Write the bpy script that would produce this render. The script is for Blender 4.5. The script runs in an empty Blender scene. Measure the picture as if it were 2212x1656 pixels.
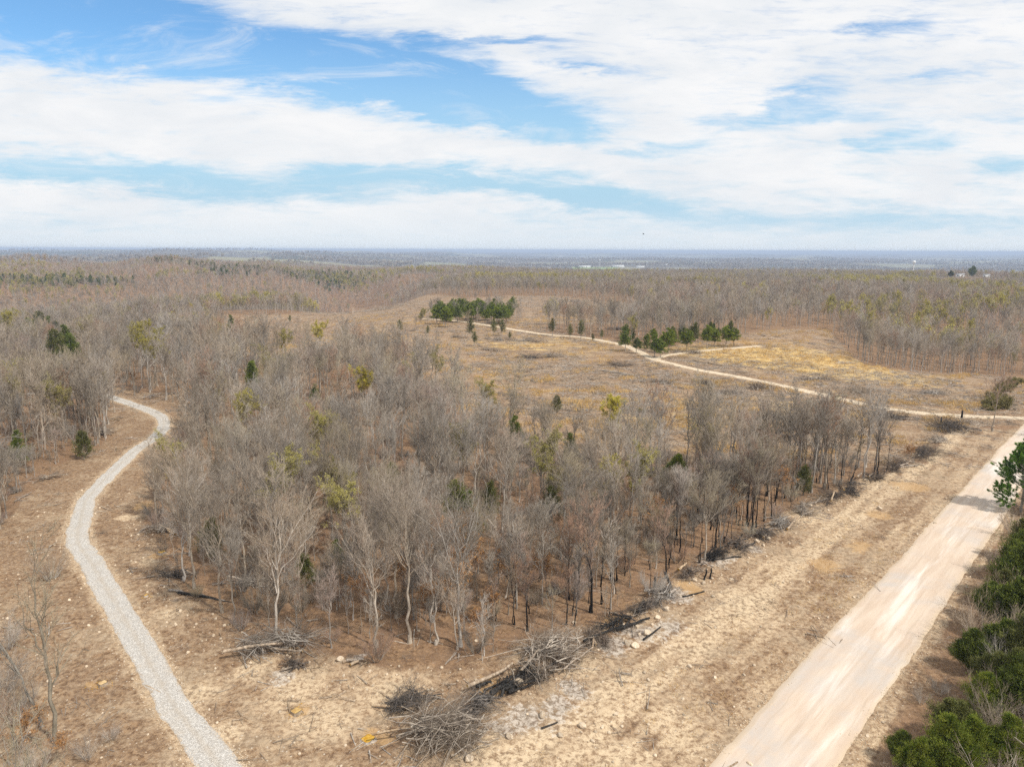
import bpy, math, random
import numpy as np
from mathutils import Matrix, Vector

# ------------------------------------------------------------------ camera, sky, sun, exposure
S = bpy.context.scene
COL = S.collection
CAM_H = 35.0
PITCH, ROLL = 10.63, 0.23
W0, H0 = 2212.0, 1656.0                  # the size in which positions were read off
FOC = 1533.7
cam_d = bpy.data.cameras.new("camera")
cam_d.sensor_fit = 'HORIZONTAL'
cam_d.angle = 2 * math.atan(W0 / 2 / FOC)
cam_d.clip_start = 0.5
cam_d.clip_end = 90000
cam = bpy.data.objects.new("camera", cam_d)
COL.objects.link(cam)
RM = Matrix.Rotation(math.radians(90 - PITCH), 4, 'X') @ Matrix.Rotation(math.radians(ROLL), 4, 'Z')
cam.matrix_world = Matrix.Translation((0, 0, CAM_H)) @ RM
S.camera = cam
RMn = np.array(RM.to_3x3())

SUN_EL, SUN_AZ = 52.0, 128.0              # azimuth measured clockwise from the view axis (+Y)
EXPOSURE = -0.3

def pix_dir(X, Y):
    d = RMn @ np.array([(X - W0 / 2) / FOC, -(Y - H0 / 2) / FOC, -1.0])
    return d / np.linalg.norm(d)

# --- node helper
class NT:
    def __init__(self, tree):
        self.t = tree; self.n = tree.nodes; self.l = tree.links
    def new(self, typ, **kw):
        n = self.n.new(typ)
        for k, v in kw.items():
            setattr(n, k, v)
        return n
    def put(self, sock, v):
        if hasattr(v, 'is_output') or isinstance(v, bpy.types.NodeSocket):
            self.l.new(v, sock)
        elif v is not None:
            if isinstance(v, (tuple, list)) and len(v) == 3 and sock.type == 'RGBA':
                v = (*v, 1)
            sock.default_value = v
    def math(self, op, a, b=None, c=None, clamp=False):
        n = self.new('ShaderNodeMath', operation=op); n.use_clamp = clamp
        for i, v in enumerate((a, b, c)):
            if v is not None: self.put(n.inputs[i], v)
        return n.outputs[0]
    def mix(self, f, a, b, blend='MIX'):
        n = self.new('ShaderNodeMix', data_type='RGBA', blend_type=blend)
        self.put(n.inputs[0], f); self.put(n.inputs[6], a); self.put(n.inputs[7], b)
        return n.outputs[2]
    def ramp(self, v, lo, hi, a=0.0, b=1.0, smooth=True):
        n = self.new('ShaderNodeMapRange', interpolation_type='SMOOTHSTEP' if smooth else 'LINEAR')
        self.put(n.inputs[0], v)
        for i, x in zip((1, 2, 3, 4), (lo, hi, a, b)): self.put(n.inputs[i], x)
        return n.outputs[0]
    def noise(self, vec, scale, detail=4, rough=0.55, dist=0.0, typ='FBM'):
        n = self.new('ShaderNodeTexNoise'); n.noise_dimensions = '3D'
        self.put(n.inputs['Vector'], vec); n.inputs['Scale'].default_value = scale
        n.inputs['Detail'].default_value = detail; n.inputs['Roughness'].default_value = rough
        n.inputs['Distortion'].default_value = dist
        return n
    def scalev(self, vec, s, off=(0, 0, 0)):
        n = self.new('ShaderNodeMapping'); self.put(n.inputs[0], vec)
        n.inputs[1].default_value = off; n.inputs[3].default_value = s
        return n.outputs[0]

# --- world: Nishita sky with a procedural layer of broken stratus
world = bpy.data.worlds.new("World"); S.world = world
world.use_nodes = True
wt = NT(world.node_tree); wt.n.clear()
sky = wt.new('ShaderNodeTexSky', sky_type='NISHITA')
sky.sun_disc = False
sky.sun_elevation = math.radians(SUN_EL); sky.sun_rotation = math.radians(SUN_AZ)
sky.altitude = 300; sky.air_density = 1.0; sky.dust_density = 0.6; sky.ozone_density = 2.0
tc = wt.new('ShaderNodeTexCoord')
sep = wt.new('ShaderNodeSeparateXYZ'); wt.put(sep.inputs[0], tc.outputs['Generated'])
dy = wt.math('MAXIMUM', wt.math('ABSOLUTE', sep.outputs[1]), 0.15)
u = wt.math('DIVIDE', sep.outputs[0], dy); v = wt.math('DIVIDE', sep.outputs[2], dy)
uv = wt.new('ShaderNodeCombineXYZ'); wt.put(uv.inputs[0], u); wt.put(uv.inputs[1], v)
uvs = wt.scalev(uv.outputs[0], (0.8, 3.6, 1.0))
wn = wt.noise(uvs, 2.6, 4, 0.55)
wn2 = wt.noise(uvs, 9.0, 9, 0.66, 0.35)
wn3 = wt.noise(wt.scalev(uv.outputs[0], (1.0, 6.5, 1.0), (2.7, 0.9, 0)), 16.0, 9, 0.68, 0.5)
def warp(sock, comp, k1, k2):
    s1 = wt.new('ShaderNodeSeparateColor'); wt.put(s1.inputs[0], wn.outputs[1])
    s2 = wt.new('ShaderNodeSeparateColor'); wt.put(s2.inputs[0], wn2.outputs[1])
    a = wt.math('MULTIPLY', wt.math('SUBTRACT', s1.outputs[comp], 0.5), k1)
    b = wt.math('MULTIPLY', wt.math('SUBTRACT', s2.outputs[comp], 0.5), k2)
    return wt.math('ADD', sock, wt.math('ADD', a, b))
uw = warp(u, 0, 0.14, 0.24); vw = warp(v, 1, 0.04, 0.055)
def uv_of(X, Y):
    d = pix_dir(X, Y); return d[0] / d[1], d[2] / d[1]
def streak(xa, ya, xb, yb, wid, amp):
    """clear-sky opening from one direction to another, with a gaussian cross-section"""
    (ua, va), (ub, vb) = uv_of(xa, ya), uv_of(xb, yb)
    cx, cy = (ua + ub) / 2, (va + vb) / 2
    hl = math.hypot(ub - ua, vb - va) / 2; an = math.atan2(vb - va, ub - ua)
    ca, sa = math.cos(an), math.sin(an); wd = wid * 1.22 / FOC; amp = amp * 1.2
    px = wt.math('SUBTRACT', uw, cx); py = wt.math('SUBTRACT', vw, cy)
    a = wt.math('ADD', wt.math('MULTIPLY', px, ca / hl), wt.math('MULTIPLY', py, sa / hl))
    b = wt.math('ADD', wt.math('MULTIPLY', px, -sa / wd), wt.math('MULTIPLY', py, ca / wd))
    q = wt.math('ADD', wt.math('POWER', wt.math('ABSOLUTE', a), 4.0), wt.math('MULTIPLY', b, b))
    return wt.math('MULTIPLY', wt.math('EXPONENT', wt.math('MULTIPLY', q, -1.0)), amp)
tot = None
for s in ((-330, -20, 560, 70, 70, 1.0), (-100, 20, 420, 95, 48, 0.9), (380, 110, 900, 160, 48, 1.0), (640, 150, 1130, 225, 40, 0.95), (880, 215, 1330, 265, 30, 0.85),
          (860, 92, 1270, 98, 12, 0.6), (880, 140, 1120, 225, 40, 0.6), (1230, 150, 1390, 152, 13, 0.5),
          (1830, 55, 2040, 45, 18, 0.42), (1640, 230, 1830, 180, 24, 0.42), (2010, 165, 2150, 155, 12, 0.3), (1850, 310, 2050, 312, 18, 0.4),
          (1330, 330, 1560, 310, 14, 0.42), (1500, 255, 1900, 250, 14, 0.4), (2100, 360, 2330, 372, 20, 0.4), (1080, 270, 1300, 300, 16, 0.5),
          (-250, 335, 420, 385, 24, 0.75), (300, 400, 860, 415, 28, 0.75), (640, 372, 1080, 382, 16, 0.7), (900, 388, 1330, 415, 20, 0.8),
          (1180, 425, 1500, 440, 22, 0.7), (1450, 475, 2400, 480, 22, 0.55), (-200, 470, 500, 490, 20, 0.25), (1000, 480, 1600, 475, 30, 0.3)):
    t_ = streak(*s); tot = t_ if tot is None else wt.math('ADD', tot, t_)
nz = wt.math('MULTIPLY', wt.math('SUBTRACT', wn2.outputs[0], 0.5), 1.25)
nz1 = wt.math('MULTIPLY', wt.math('SUBTRACT', wn3.outputs[0], 0.5), 1.2)
thin = wt.ramp(u, -0.1, 0.5, 0.0, 0.16)          # the sheet on the right is thinner and lets some blue through
cloud = wt.ramp(wt.math('ADD', wt.math('ADD', tot, thin), wt.math('ADD', nz, nz1)), 0.02, 1.02, 1.0, 0.0)
wisp_n = wt.noise(wt.scalev(uv.outputs[0], (1.0, 4.0, 1.0), (3.1, 1.7, 0)), 6.0, 9, 0.68, 1.0)
wisp = wt.ramp(wisp_n.outputs[0], 0.48, 0.78, 0.0, 0.6)
cloud = wt.math('MAXIMUM', cloud, wisp)
cl_n = wt.noise(wt.scalev(uv.outputs[0], (1.0, 3.2, 1.0)), 5.0, 6, 0.6, 0.4)
shade = wt.ramp(cl_n.outputs[0], 0.3, 0.7)
CLOUD = 7.65
ccol = wt.mix(shade, (CLOUD * 0.885, CLOUD * 0.92, CLOUD * 0.96), (CLOUD * 1.03, CLOUD * 1.03, CLOUD * 1.035))
blue = wt.mix(1.0, sky.outputs[0], (0.88, 1.22, 1.38), 'MULTIPLY')
lowf = wt.ramp(v, 0.06, 0.30, 1.0, 0.0)
lowc = wt.mix(lowf, blue, (3.8, 5.7, 7.0))
mixc = wt.mix(cloud, lowc, ccol)
hz = wt.ramp(v, -0.01, 0.075, 0.85, 0.0)
mixc = wt.mix(hz, mixc, (6.1, 6.8, 7.35))
bg = wt.new('ShaderNodeBackground'); wt.put(bg.inputs[0], mixc); bg.inputs[1].default_value = 0.15
wo = wt.new('ShaderNodeOutputWorld'); wt.l.new(bg.outputs[0], wo.inputs[0])

# --- sun, veiled by thin cloud
sun_d = bpy.data.lights.new("sun", 'SUN')
sun_d.energy = 4.9; sun_d.angle = math.radians(2.5); sun_d.color = (1.0, 0.95, 0.86)
sun = bpy.data.objects.new("sun", sun_d); COL.objects.link(sun)
el, az = math.radians(SUN_EL), math.radians(SUN_AZ)
to_sun = Vector((math.sin(az) * math.cos(el), math.cos(az) * math.cos(el), math.sin(el)))
sun.rotation_euler = to_sun.to_track_quat('Z', 'Y').to_euler()
sun.location = (0, 0, 300)

S.view_settings.view_transform = 'Standard'; S.view_settings.look = 'None'
S.view_settings.exposure = EXPOSURE; S.view_settings.gamma = 1.0
S.render.engine = 'CYCLES'
S.cycles.max_bounces = 5; S.cycles.diffuse_bounces = 2; S.cycles.glossy_bounces = 1
S.cycles.transmission_bounces = 1; S.cycles.transparent_max_bounces = 8; S.cycles.volume_bounces = 0
S.cycles.use_denoising = False; S.cycles.caustics_reflective = False; S.cycles.caustics_refractive = False
S.cycles.sample_clamp_direct = 8; S.cycles.sample_clamp_indirect = 2.5
S.cycles.use_adaptive_sampling = True; S.cycles.adaptive_threshold = 0.02
S.render.filter_size = 1.3

# ------------------------------------------------------------------ numeric helpers
def _h(ix, iy, s):
    n = (ix.astype(np.int64) * 374761393 + iy.astype(np.int64) * 668265263 + s * 1442695041) & 0xffffffff
    n = ((n ^ (n >> 13)) * 1274126177) & 0xffffffff
    n = n ^ (n >> 16)
    return (n & 0xffff) / 65535.0
def vnoise(x, y, s=0):
    ix, iy = np.floor(x), np.floor(y); fx, fy = x - ix, y - iy
    fx = fx * fx * (3 - 2 * fx); fy = fy * fy * (3 - 2 * fy)
    a, b = _h(ix, iy, s), _h(ix + 1, iy, s); c, d = _h(ix, iy + 1, s), _h(ix + 1, iy + 1, s)
    return (a + (b - a) * fx) * (1 - fy) + (c + (d - c) * fx) * fy
def fbm(x, y, o=4, s=0):
    t, a, n = 0.0, 1.0, 0.0
    for k in range(o):
        t = t + a * vnoise(x * 2 ** k + 17.3 * k, y * 2 ** k - 9.1 * k, s + k); n += a; a *= 0.5
    return t / n
def sst(a, b, x):
    t = np.clip((x - a) / (b - a), 0, 1); return t * t * (3 - 2 * t)

# ------------------------------------------------------------------ terrain
_k = pix_dir(2102, 585); KNOLL = (_k[0] / math.hypot(_k[0], _k[1]) * 1150, _k[1] / math.hypot(_k[0], _k[1]) * 1150)
def macro(x, y):
    x = np.asarray(x, float); y = np.asarray(y, float)
    r = np.hypot(x, y) + 1e-6; az = np.degrees(np.arctan2(x, y))
    z = sst(150, 450, r) * 2.4 * (fbm(x / 170, y / 170, 3, 3) - 0.5)
    wl = 1 - sst(-13, -3, az)
    z = z - 40 * np.exp(-((r - 930 - 5 * az) / 230) ** 2) * wl * (0.75 + 0.5 * vnoise(az / 6, az * 0, 5))
    z = z - 26 * np.exp(-((az + 13) / 3.2) ** 2) * sst(430, 680, r) * (1 - sst(1000, 1500, r))
    z = z - 9 * sst(560, 1150, r) * sst(-13, -3, az)
    z = z - 9 * np.exp(-((r - 330) / 70) ** 2) * sst(20, 32, az)
    z = z - 18 * np.exp(-((r - 385) / 70) ** 2) * (1 - sst(-21, -9, az))
    hill = np.interp(az, [-60, -39, -36, -33, -29.6, -28, -25, -22, -18.8, -14.5, -11, -5, 2, 60], [-12, -11, -11, -16, -22, -13, -8, -15, -20, -26, -30, -32, -32, -32])
    z = z + sst(1150, 1750, r) * hill * wl + sst(700, 1500, r) * wl * 7 * (fbm(x / 300, y / 300, 3, 8) - 0.5) * 2
    for rk, wk, ak, wa, hk in ((1380, 85, -33.5, 3.2, 17), (1480, 95, -19.5, 2.6, 17), (1240, 80, -26, 2.8, 14), (1600, 90, -29, 2.0, 9), (1120, 80, -8.5, 2.6, 12)):
        z = z + hk * np.exp(-((r - rk - 14 * (az - ak)) / wk) ** 2 - ((az - ak) / wa) ** 2)
    edge = np.interp(az, [-60, -20, -10, -4, 4, 12, 22, 40], [2500, 2500, 2100, 1500, 1200, 1250, 1350, 1400])
    drop = sst(0, 1, (r - edge) / 900)
    far = -72 + 70 * (fbm(x / 900, y / 900, 4, 11) - 0.5) * sst(2600, 4500, r)
    left = 1 - sst(-14, 4, az)
    for k, (rk, wk, al, ar) in enumerate(((3300, 260, 66, 8), (4300, 330, 72, 16), (5600, 420, 80, 26), (7200, 520, 84, 32), (9300, 700, 84, 36), (12500, 1000, 80, 42), (17000, 1600, 78, 48), (24000, 2500, 66, 46))):
        prof = 0.45 + 0.85 * fbm(az / 5.5 + 13 * k, az * 0 + k, 4, 30 + k)
        far = far + np.exp(-((r - rk * (1 + 0.10 * (fbm(az / 9, az * 0, 2, 60 + k) - 0.5))) / wk) ** 2) * (ar + (al - ar) * left) * prof
    far = np.minimum(far, 24)
    z = z + (far - z) * drop
    z = z + sst(550, 950, r) * (4 + 7 * wl) * (fbm(x / 150, y / 150, 3, 14) - 0.5)
    z = z + 10 * np.exp(-((x - KNOLL[0]) ** 2 + (y - KNOLL[1]) ** 2) / 75 ** 2)
    return z

def ground_hit(X, Y, lift=0.0):
    """point where the line of sight through a spot of the photograph meets the terrain (raised by lift)"""
    d = pix_dir(X, Y)
    if d[2] >= -1e-4: d[2] = -1e-4
    t = (lift - CAM_H) / d[2]
    for _ in range(25):
        z = float(macro(d[0] * t, d[1] * t)) + lift
        t2 = (z - CAM_H) / d[2]
        t = t + 0.5 * (t2 - t)
    return np.array([d[0] * t, d[1] * t])
def G(*pts):
    return np.array([ground_hit(*p) for p in pts])
def inside(px, py, poly):
    px = np.asarray(px); py = np.asarray(py); r = np.zeros(px.shape, bool)
    n = len(poly); j = n - 1
    for i in range(n):
        xi, yi = poly[i]; xj, yj = poly[j]
        if yi != yj:
            c = ((yi > py) != (yj > py)) & (px < (xj - xi) * (py - yi) / (yj - yi) + xi); r ^= c
        j = i
    return r
def dist_poly(px, py, line, closed=False):
    px = np.asarray(px, float); py = np.asarray(py, float); best = np.full(px.shape, 1e9)
    P = list(line) + ([line[0]] if closed else [])
    for a, b in zip(P[:-1], P[1:]):
        d = np.asarray(b) - np.asarray(a); L2 = float(d @ d) + 1e-9
        t = np.clip(((px - a[0]) * d[0] + (py - a[1]) * d[1]) / L2, 0, 1)
        best = np.minimum(best, np.hypot(px - a[0] - t * d[0], py - a[1] - t * d[1]))
    return best
def smooth_line(P, n=12):
    P = np.asarray(P, float); out = []
    Q = np.vstack([2 * P[0] - P[1], P, 2 * P[-1] - P[-2]])
    for i in range(1, len(Q) - 2):
        for k in range(n):
            t = k / n; p0, p1, p2, p3 = Q[i - 1:i + 3]
            out.append(0.5 * (2 * p1 + (p2 - p0) * t + (2 * p0 - 5 * p1 + 4 * p2 - p3) * t * t + (3 * p1 - p0 - 3 * p2 + p3) * t ** 3))
    out.append(P[-1]); return np.array(out)

# roads, as centre lines on the ground
roadL = G((1515, 1656), (1696, 1450), (1798, 1343), (1896, 1253), (1971, 1160), (2054, 1085), (2115, 1020), (2154, 973), (2190, 931))
roadR = G((1831, 1656), (1910, 1523), (1985, 1393), (2068, 1276), (2124, 1183))
ax = roadL[-1] - roadL[0]; ax = ax / np.linalg.norm(ax); nrm = np.array([ax[1], -ax[0]])
offL = float(np.median((roadL - roadL[0]) @ nrm)); offR = float(np.median((roadR - roadL[0]) @ nrm))
ROAD_W = offR - offL
rc = roadL[0] + nrm * (offL + offR) / 2
ROAD = np.array([rc + ax * s for s in np.linspace(-40, 420, 120)])
track_px = [(497, 1720), (474, 1656), (370, 1513), (275, 1346), (195, 1213), (168, 1167), (178, 1107), (191, 1074), (238, 1024), (291, 974), (335, 945), (354, 921), (350, 902), (327, 888), (287, 874), (253, 862), (222, 851), (185, 846), (130, 846), (60, 850)]
TRACK = smooth_line(G(*track_px))
CLR = smooth_line(G((2300, 905), (2212, 903), (2100, 899), (2000, 893), (1900, 880), (1800, 858), (1700, 835), (1600, 815), (1500, 797), (1440, 783), (1408, 774), (1385, 762), (1350, 747), (1300, 736), (1250, 728), (1190, 724), (1120, 714), (1060, 704), (1000, 695), (950, 691), (915, 689)))
SPUR = smooth_line(G((1412, 776), (1450, 766), (1540, 756), (1640, 748)))
TRACK_W, CLR_W, SPUR_W = 2.75, 3.4, 2.6
print("ROAD_W", ROAD_W, "dir", np.degrees(np.arctan2(ax[0], ax[1])))

CLEARING = np.vstack([G((2420, 925), (2212, 915), (2050, 925)),
    np.array([ground_hit(X, Y, h) for X, Y, h in ((1990, 917, 8), (1850, 899, 8), (1700, 888, 9), (1550, 879, 9.5), (1420, 873, 10), (1320, 868, 10.5), (1200, 845, 11), (1080, 815, 11), (1000, 795, 11), (975, 770, 11), (940, 737, 11), (880, 722, 11), (800, 708, 11), (700, 702, 11), (600, 701, 11), (480, 700, 11))]),
    G((480, 681), (650, 677), (760, 667), (830, 657), (1000, 645), (1100, 638), (1230, 640), (1330, 655), (1400, 672), (1330, 700), (1180, 700), (1180, 717), (1330, 735), (1420, 752), (1500, 738), (1590, 722), (1680, 712), (1790, 711), (1830, 755), (1870, 788), (1980, 803), (2212, 813), (2420, 820))])
STRIP = G((232, 832), (300, 848), (395, 846), (425, 880), (410, 940), (370, 1005), (330, 1065), (330, 1130), (355, 1215), (405, 1290), (480, 1335), (560, 1385), (720, 1432), (880, 1440), (1000, 1450), (1090, 1430), (1130, 1385), (1310, 1345), (1430, 1272), (1540, 1215), (1640, 1145), (1790, 1065), (1930, 1022), (2010, 985), (2050, 925), (2260, 925),
          (2240, 1000), (2212, 1060), (2150, 1180), (2000, 1430), (1850, 1700), (1500, 2200), (200, 2200), (-300, 1700), (-200, 1250), (0, 1150), (60, 1062), (130, 1008), (200, 978), (243, 942), (236, 880))
BLOCK_FRONT = G((330, 1130), (355, 1215), (405, 1290), (480, 1335), (560, 1385), (720, 1432), (1000, 1450), (1130, 1385), (1310, 1345), (1430, 1272), (1540, 1215), (1640, 1145), (1790, 1065), (1930, 1022), (2010, 985))

ASH = [(ground_hit(X, Y), r) for X, Y, r in ((1395, 1372, 2.6), (1330, 1395, 1.6), (1450, 1352, 1.6), (1130, 1545, 2.0), (1205, 1530, 1.5), (1090, 1575, 1.1), (1545, 1210, 2.4), (1500, 1235, 1.4), (1455, 1292, 2.0), (1610, 1180, 1.6), (1230, 1490, 1.5), (770, 1428, 0.8), (610, 1470, 1.0))]
BARE = [(ground_hit(X, Y), r) for X, Y, r in ((640, 1500, 5), (820, 1500, 5), (700, 1560, 5), (1180, 1600, 4.5), (1330, 1480, 5), (1480, 1400, 5), (1600, 1290, 5), (1050, 1640, 5), (1440, 1570, 4), (430, 1500, 3.5), (350, 1330, 2.5), (480, 1600, 4), (1760, 1120, 5), (1900, 1050, 6), (270, 1120, 2.0), (330, 1210, 2.0), (560, 1440, 3), (1340, 1640, 4), (1710, 1250, 4), (1250, 1440, 3))]
ORANGE = [(ground_hit(X, Y), r) for X, Y, r in ((345, 1195, 1.2), (300, 1090, 1.6), (210, 1483, 0.8), (650, 1545, 0.9), (1890, 1110, 2.2), (1860, 1180, 2.0), (1790, 1220, 2.5), (1960, 1050, 3.0), (1480, 1275, 2.0), (1330, 1340, 1.4), (800, 1590, 1.2), (1060, 1490, 1.5), (260, 838, 2.0), (1500, 745, 5), (1610, 740, 6), (1270, 670, 9), (1150, 690, 8))]

def near_bumps(x, y, r):
    k = 1 - sst(170, 330, r)
    b = 0.30 * (fbm(x / 5.5, y / 5.5, 3, 31) - 0.5) + 0.16 * (fbm(x / 1.1, y / 1.1, 3, 37) - 0.5)
    berm = np.exp(-(dist_poly(x, y, BLOCK_FRONT[5:]) / 1.5) ** 2) * 0.45 * fbm(x / 1.6, y / 1.6, 2, 44)
    return k * (b + berm)
def road_sink(x, y):
    near = np.hypot(x, y) < 700
    d1 = np.full(np.shape(x), 1e6); d2 = d1.copy(); d3 = d1.copy(); d4 = d1.copy()
    xs, ys = np.asarray(x)[near], np.asarray(y)[near]
    d1[near] = np.abs((xs - rc[0]) * nrm[0] + (ys - rc[1]) * nrm[1]) - ROAD_W / 2
    d2[near] = dist_poly(xs, ys, TRACK[::4]) - TRACK_W / 2
    d3[near] = dist_poly(xs, ys, CLR[::4]) - CLR_W / 2
    d4[near] = dist_poly(xs, ys, SPUR[::4]) - SPUR_W / 2
    return d1, d2, d3, d4
def height(x, y):
    x = np.atleast_1d(np.asarray(x, float)); y = np.atleast_1d(np.asarray(y, float))
    r = np.hypot(x, y)
    d = np.minimum.reduce(road_sink(x, y))
    return macro(x, y) + near_bumps(x, y, r) * sst(0.0, 1.6, d)
def hz1(p):
    return float(height(p[0], p[1])[0])

# ------------------------------------------------------------------ mesh helpers
def make_mesh(name, V, quads=None, tris=None, mats=(), midx=None, smooth=False):
    me = bpy.data.meshes.new(name)
    V = np.asarray(V, np.float32).reshape(-1, 3)
    nq = 0 if quads is None else len(quads); ntr = 0 if tris is None else len(tris)
    loops = []
    if nq: loops.append(np.asarray(quads, np.int32).ravel())
    if ntr: loops.append(np.asarray(tris, np.int32).ravel())
    loops = np.concatenate(loops)
    me.vertices.add(len(V)); me.vertices.foreach_set('co', V.ravel())
    me.loops.add(len(loops)); me.loops.foreach_set('vertex_index', loops)
    me.polygons.add(nq + ntr)
    st = np.concatenate([np.arange(nq) * 4, nq * 4 + np.arange(ntr) * 3]).astype(np.int32)
    me.polygons.foreach_set('loop_start', st)
    try:
        me.polygons.foreach_set('loop_total', np.concatenate([np.full(nq, 4), np.full(ntr, 3)]).astype(np.int32))
    except Exception:
        pass
    for m in mats: me.materials.append(m)
    if midx is not None: me.polygons.foreach_set('material_index', np.asarray(midx, np.int32))
    if smooth: me.polygons.foreach_set('use_smooth', np.ones(nq + ntr, bool))
    me.update(calc_edges=True)
    return me

class Geo:
    """collects quads and triangles with a material index"""
    def __init__(self): self.V = []; self.Q = []; self.T = []; self.mq = []; self.mt = []; self.n = 0
    def add(self, V, Q=None, T=None, m=0):
        V = np.asarray(V, float).reshape(-1, 3); self.V.append(V)
        if Q is not None and len(Q): self.Q.append(np.asarray(Q) + self.n); self.mq.append(np.full(len(Q), m))
        if T is not None and len(T): self.T.append(np.asarray(T) + self.n); self.mt.append(np.full(len(T), m))
        self.n += len(V)
    def mesh(self, name, mats, smooth=False):
        Q = np.concatenate(self.Q) if self.Q else None; T = np.concatenate(self.T) if self.T else None
        return make_mesh(name, np.concatenate(self.V), Q, T, mats, np.concatenate(self.mq + self.mt), smooth)

def nrmz(a): return a / np.maximum(np.linalg.norm(a, axis=-1, keepdims=True), 1e-9)
def perp(D, rng):
    R = rng.normal(size=D.shape); R = R - (R * D).sum(-1, keepdims=True) * D
    return nrmz(R)
class Br:
    """a set of curved branches: pos(t) = P + D L t + C L t^2"""
    def __init__(self, P, D, L, R, C): self.P, self.D, self.L, self.R, self.C = P, nrmz(D), L, R, C
    def pos(self, i, t): return self.P[i] + (self.D[i] * t[:, None] + self.C[i] * (t ** 2)[:, None]) * self.L[i][:, None]
    def tan(self, i, t): return nrmz(self.D[i] + 2 * self.C[i] * t[:, None])
def spawn(rng, B, n, t0, t1, ang, angsd, lf, up, rf, curve=0.15, upc=0.1, taper=0.75, lmin=0.0, tpow=0.6):
    N = len(B.L); i = np.repeat(np.arange(N), n)
    t = (np.tile(np.arange(n), N) + rng.random(N * n)) / n; t = t0 + (t1 - t0) * t
    P = B.pos(i, t); T = B.tan(i, t); Q = perp(T, rng)
    a = np.radians(rng.normal(ang, angsd, N * n))[:, None]
    D = T * np.cos(a) + Q * np.sin(a); D[:, 2] += up; D = nrmz(D)
    L = np.maximum(B.L[i] * lf * (1.12 - t ** (1 / tpow) * 0.62) * rng.uniform(0.65, 1.25, N * n), lmin)
    R = B.R[i] * (1 - taper * t) * rf
    C = rng.normal(0, curve, (N * n, 3)); C[:, 2] += upc
    return Br(P, D, L, R, C)
def tubes(g, B, seg, sides, taper=0.8, m=0, rmin=0.0, rng=None, wob=0.0):
    N = len(B.L); ts = np.linspace(0, 1, seg + 1)
    P = B.P[:, None] + (B.D[:, None] * ts[None, :, None] + B.C[:, None] * (ts ** 2)[None, :, None]) * B.L[:, None, None]
    if wob and rng is not None: P[:, 1:] += rng.normal(0, wob, (N, seg, 3)) * B.L[:, None, None] / seg
    R = np.maximum(B.R[:, None] * (1 - taper * ts[None]), rmin)
    U = np.cross(B.D, np.where(np.abs(B.D[:, 2:3]) > 0.8, [[1.0, 0, 0]], [[0, 0, 1.0]])); U = nrmz(U); Wv = np.cross(B.D, U)
    a = np.arange(sides) / sides * 2 * np.pi
    V = P[:, :, None] + R[:, :, None, None] * (U[:, None, None] * np.cos(a)[None, None, :, None] + Wv[:, None, None] * np.sin(a)[None, None, :, None])
    b = np.arange(N)[:, None, None] * (seg + 1) * sides + np.arange(seg)[None, :, None] * sides
    k = np.arange(sides)[None, None]; k2 = (k + 1) % sides
    Q = np.stack([b + k, b + k2, b + sides + k2, b + sides + k], -1).reshape(-1, 4)
    g.add(V, Q, m=m)
def spikes(g, P0, P1, R, m=0):
    """thin three-sided tapering twigs"""
    D = nrmz(P1 - P0); U = nrmz(np.cross(D, np.where(np.abs(D[:, 2:3]) > 0.8, [[1.0, 0, 0]], [[0, 0, 1.0]]))); Wv = np.cross(D, U)
    a = np.arange(3) / 3 * 2 * np.pi
    V = P0[:, None] + R[:, None, None] * (U[:, None] * np.cos(a)[None, :, None] + Wv[:, None] * np.sin(a)[None, :, None])
    V = np.concatenate([V, P1[:, None]], 1)
    b = (np.arange(len(P0)) * 4)[:, None]
    T = np.concatenate([b + [0, 1, 3], b + [1, 2, 3], b + [2, 0, 3]], 0)
    g.add(V, T=T, m=m)
def leaves(g, P, D, L, Wd, rng, m=0):
    """small kite-shaped blades pointing along D"""
    Q = perp(D, rng); N = np.cross(D, Q)
    V = np.stack([P, P + D * (L * 0.45)[:, None] + Q * (Wd / 2)[:, None] + N * (L * 0.1)[:, None], P + D * L[:, None], P + D * (L * 0.45)[:, None] - Q * (Wd / 2)[:, None] + N * (L * 0.1)[:, None]], 1)
    b = (np.arange(len(P)) * 4)[:, None]
    g.add(V, Q=b + [0, 1, 2, 3], m=m)

def link(name, me, parent=None, loc=None, rz=0.0, sc=None):
    o = bpy.data.objects.new(name, me); COL.objects.link(o)
    if parent is not None: o.parent = parent
    if loc is not None: o.location = loc
    if rz: o.rotation_euler = (0, 0, rz)
    if sc is not None: o.scale = (sc, sc, sc) if np.isscalar(sc) else sc
    return o
def tag(o, label=None, cat=None, group=None, kind=None):
    if label: o['label'] = label
    if cat: o['category'] = cat
    if group: o['group'] = group
    if kind: o['kind'] = kind
    return o

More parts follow.
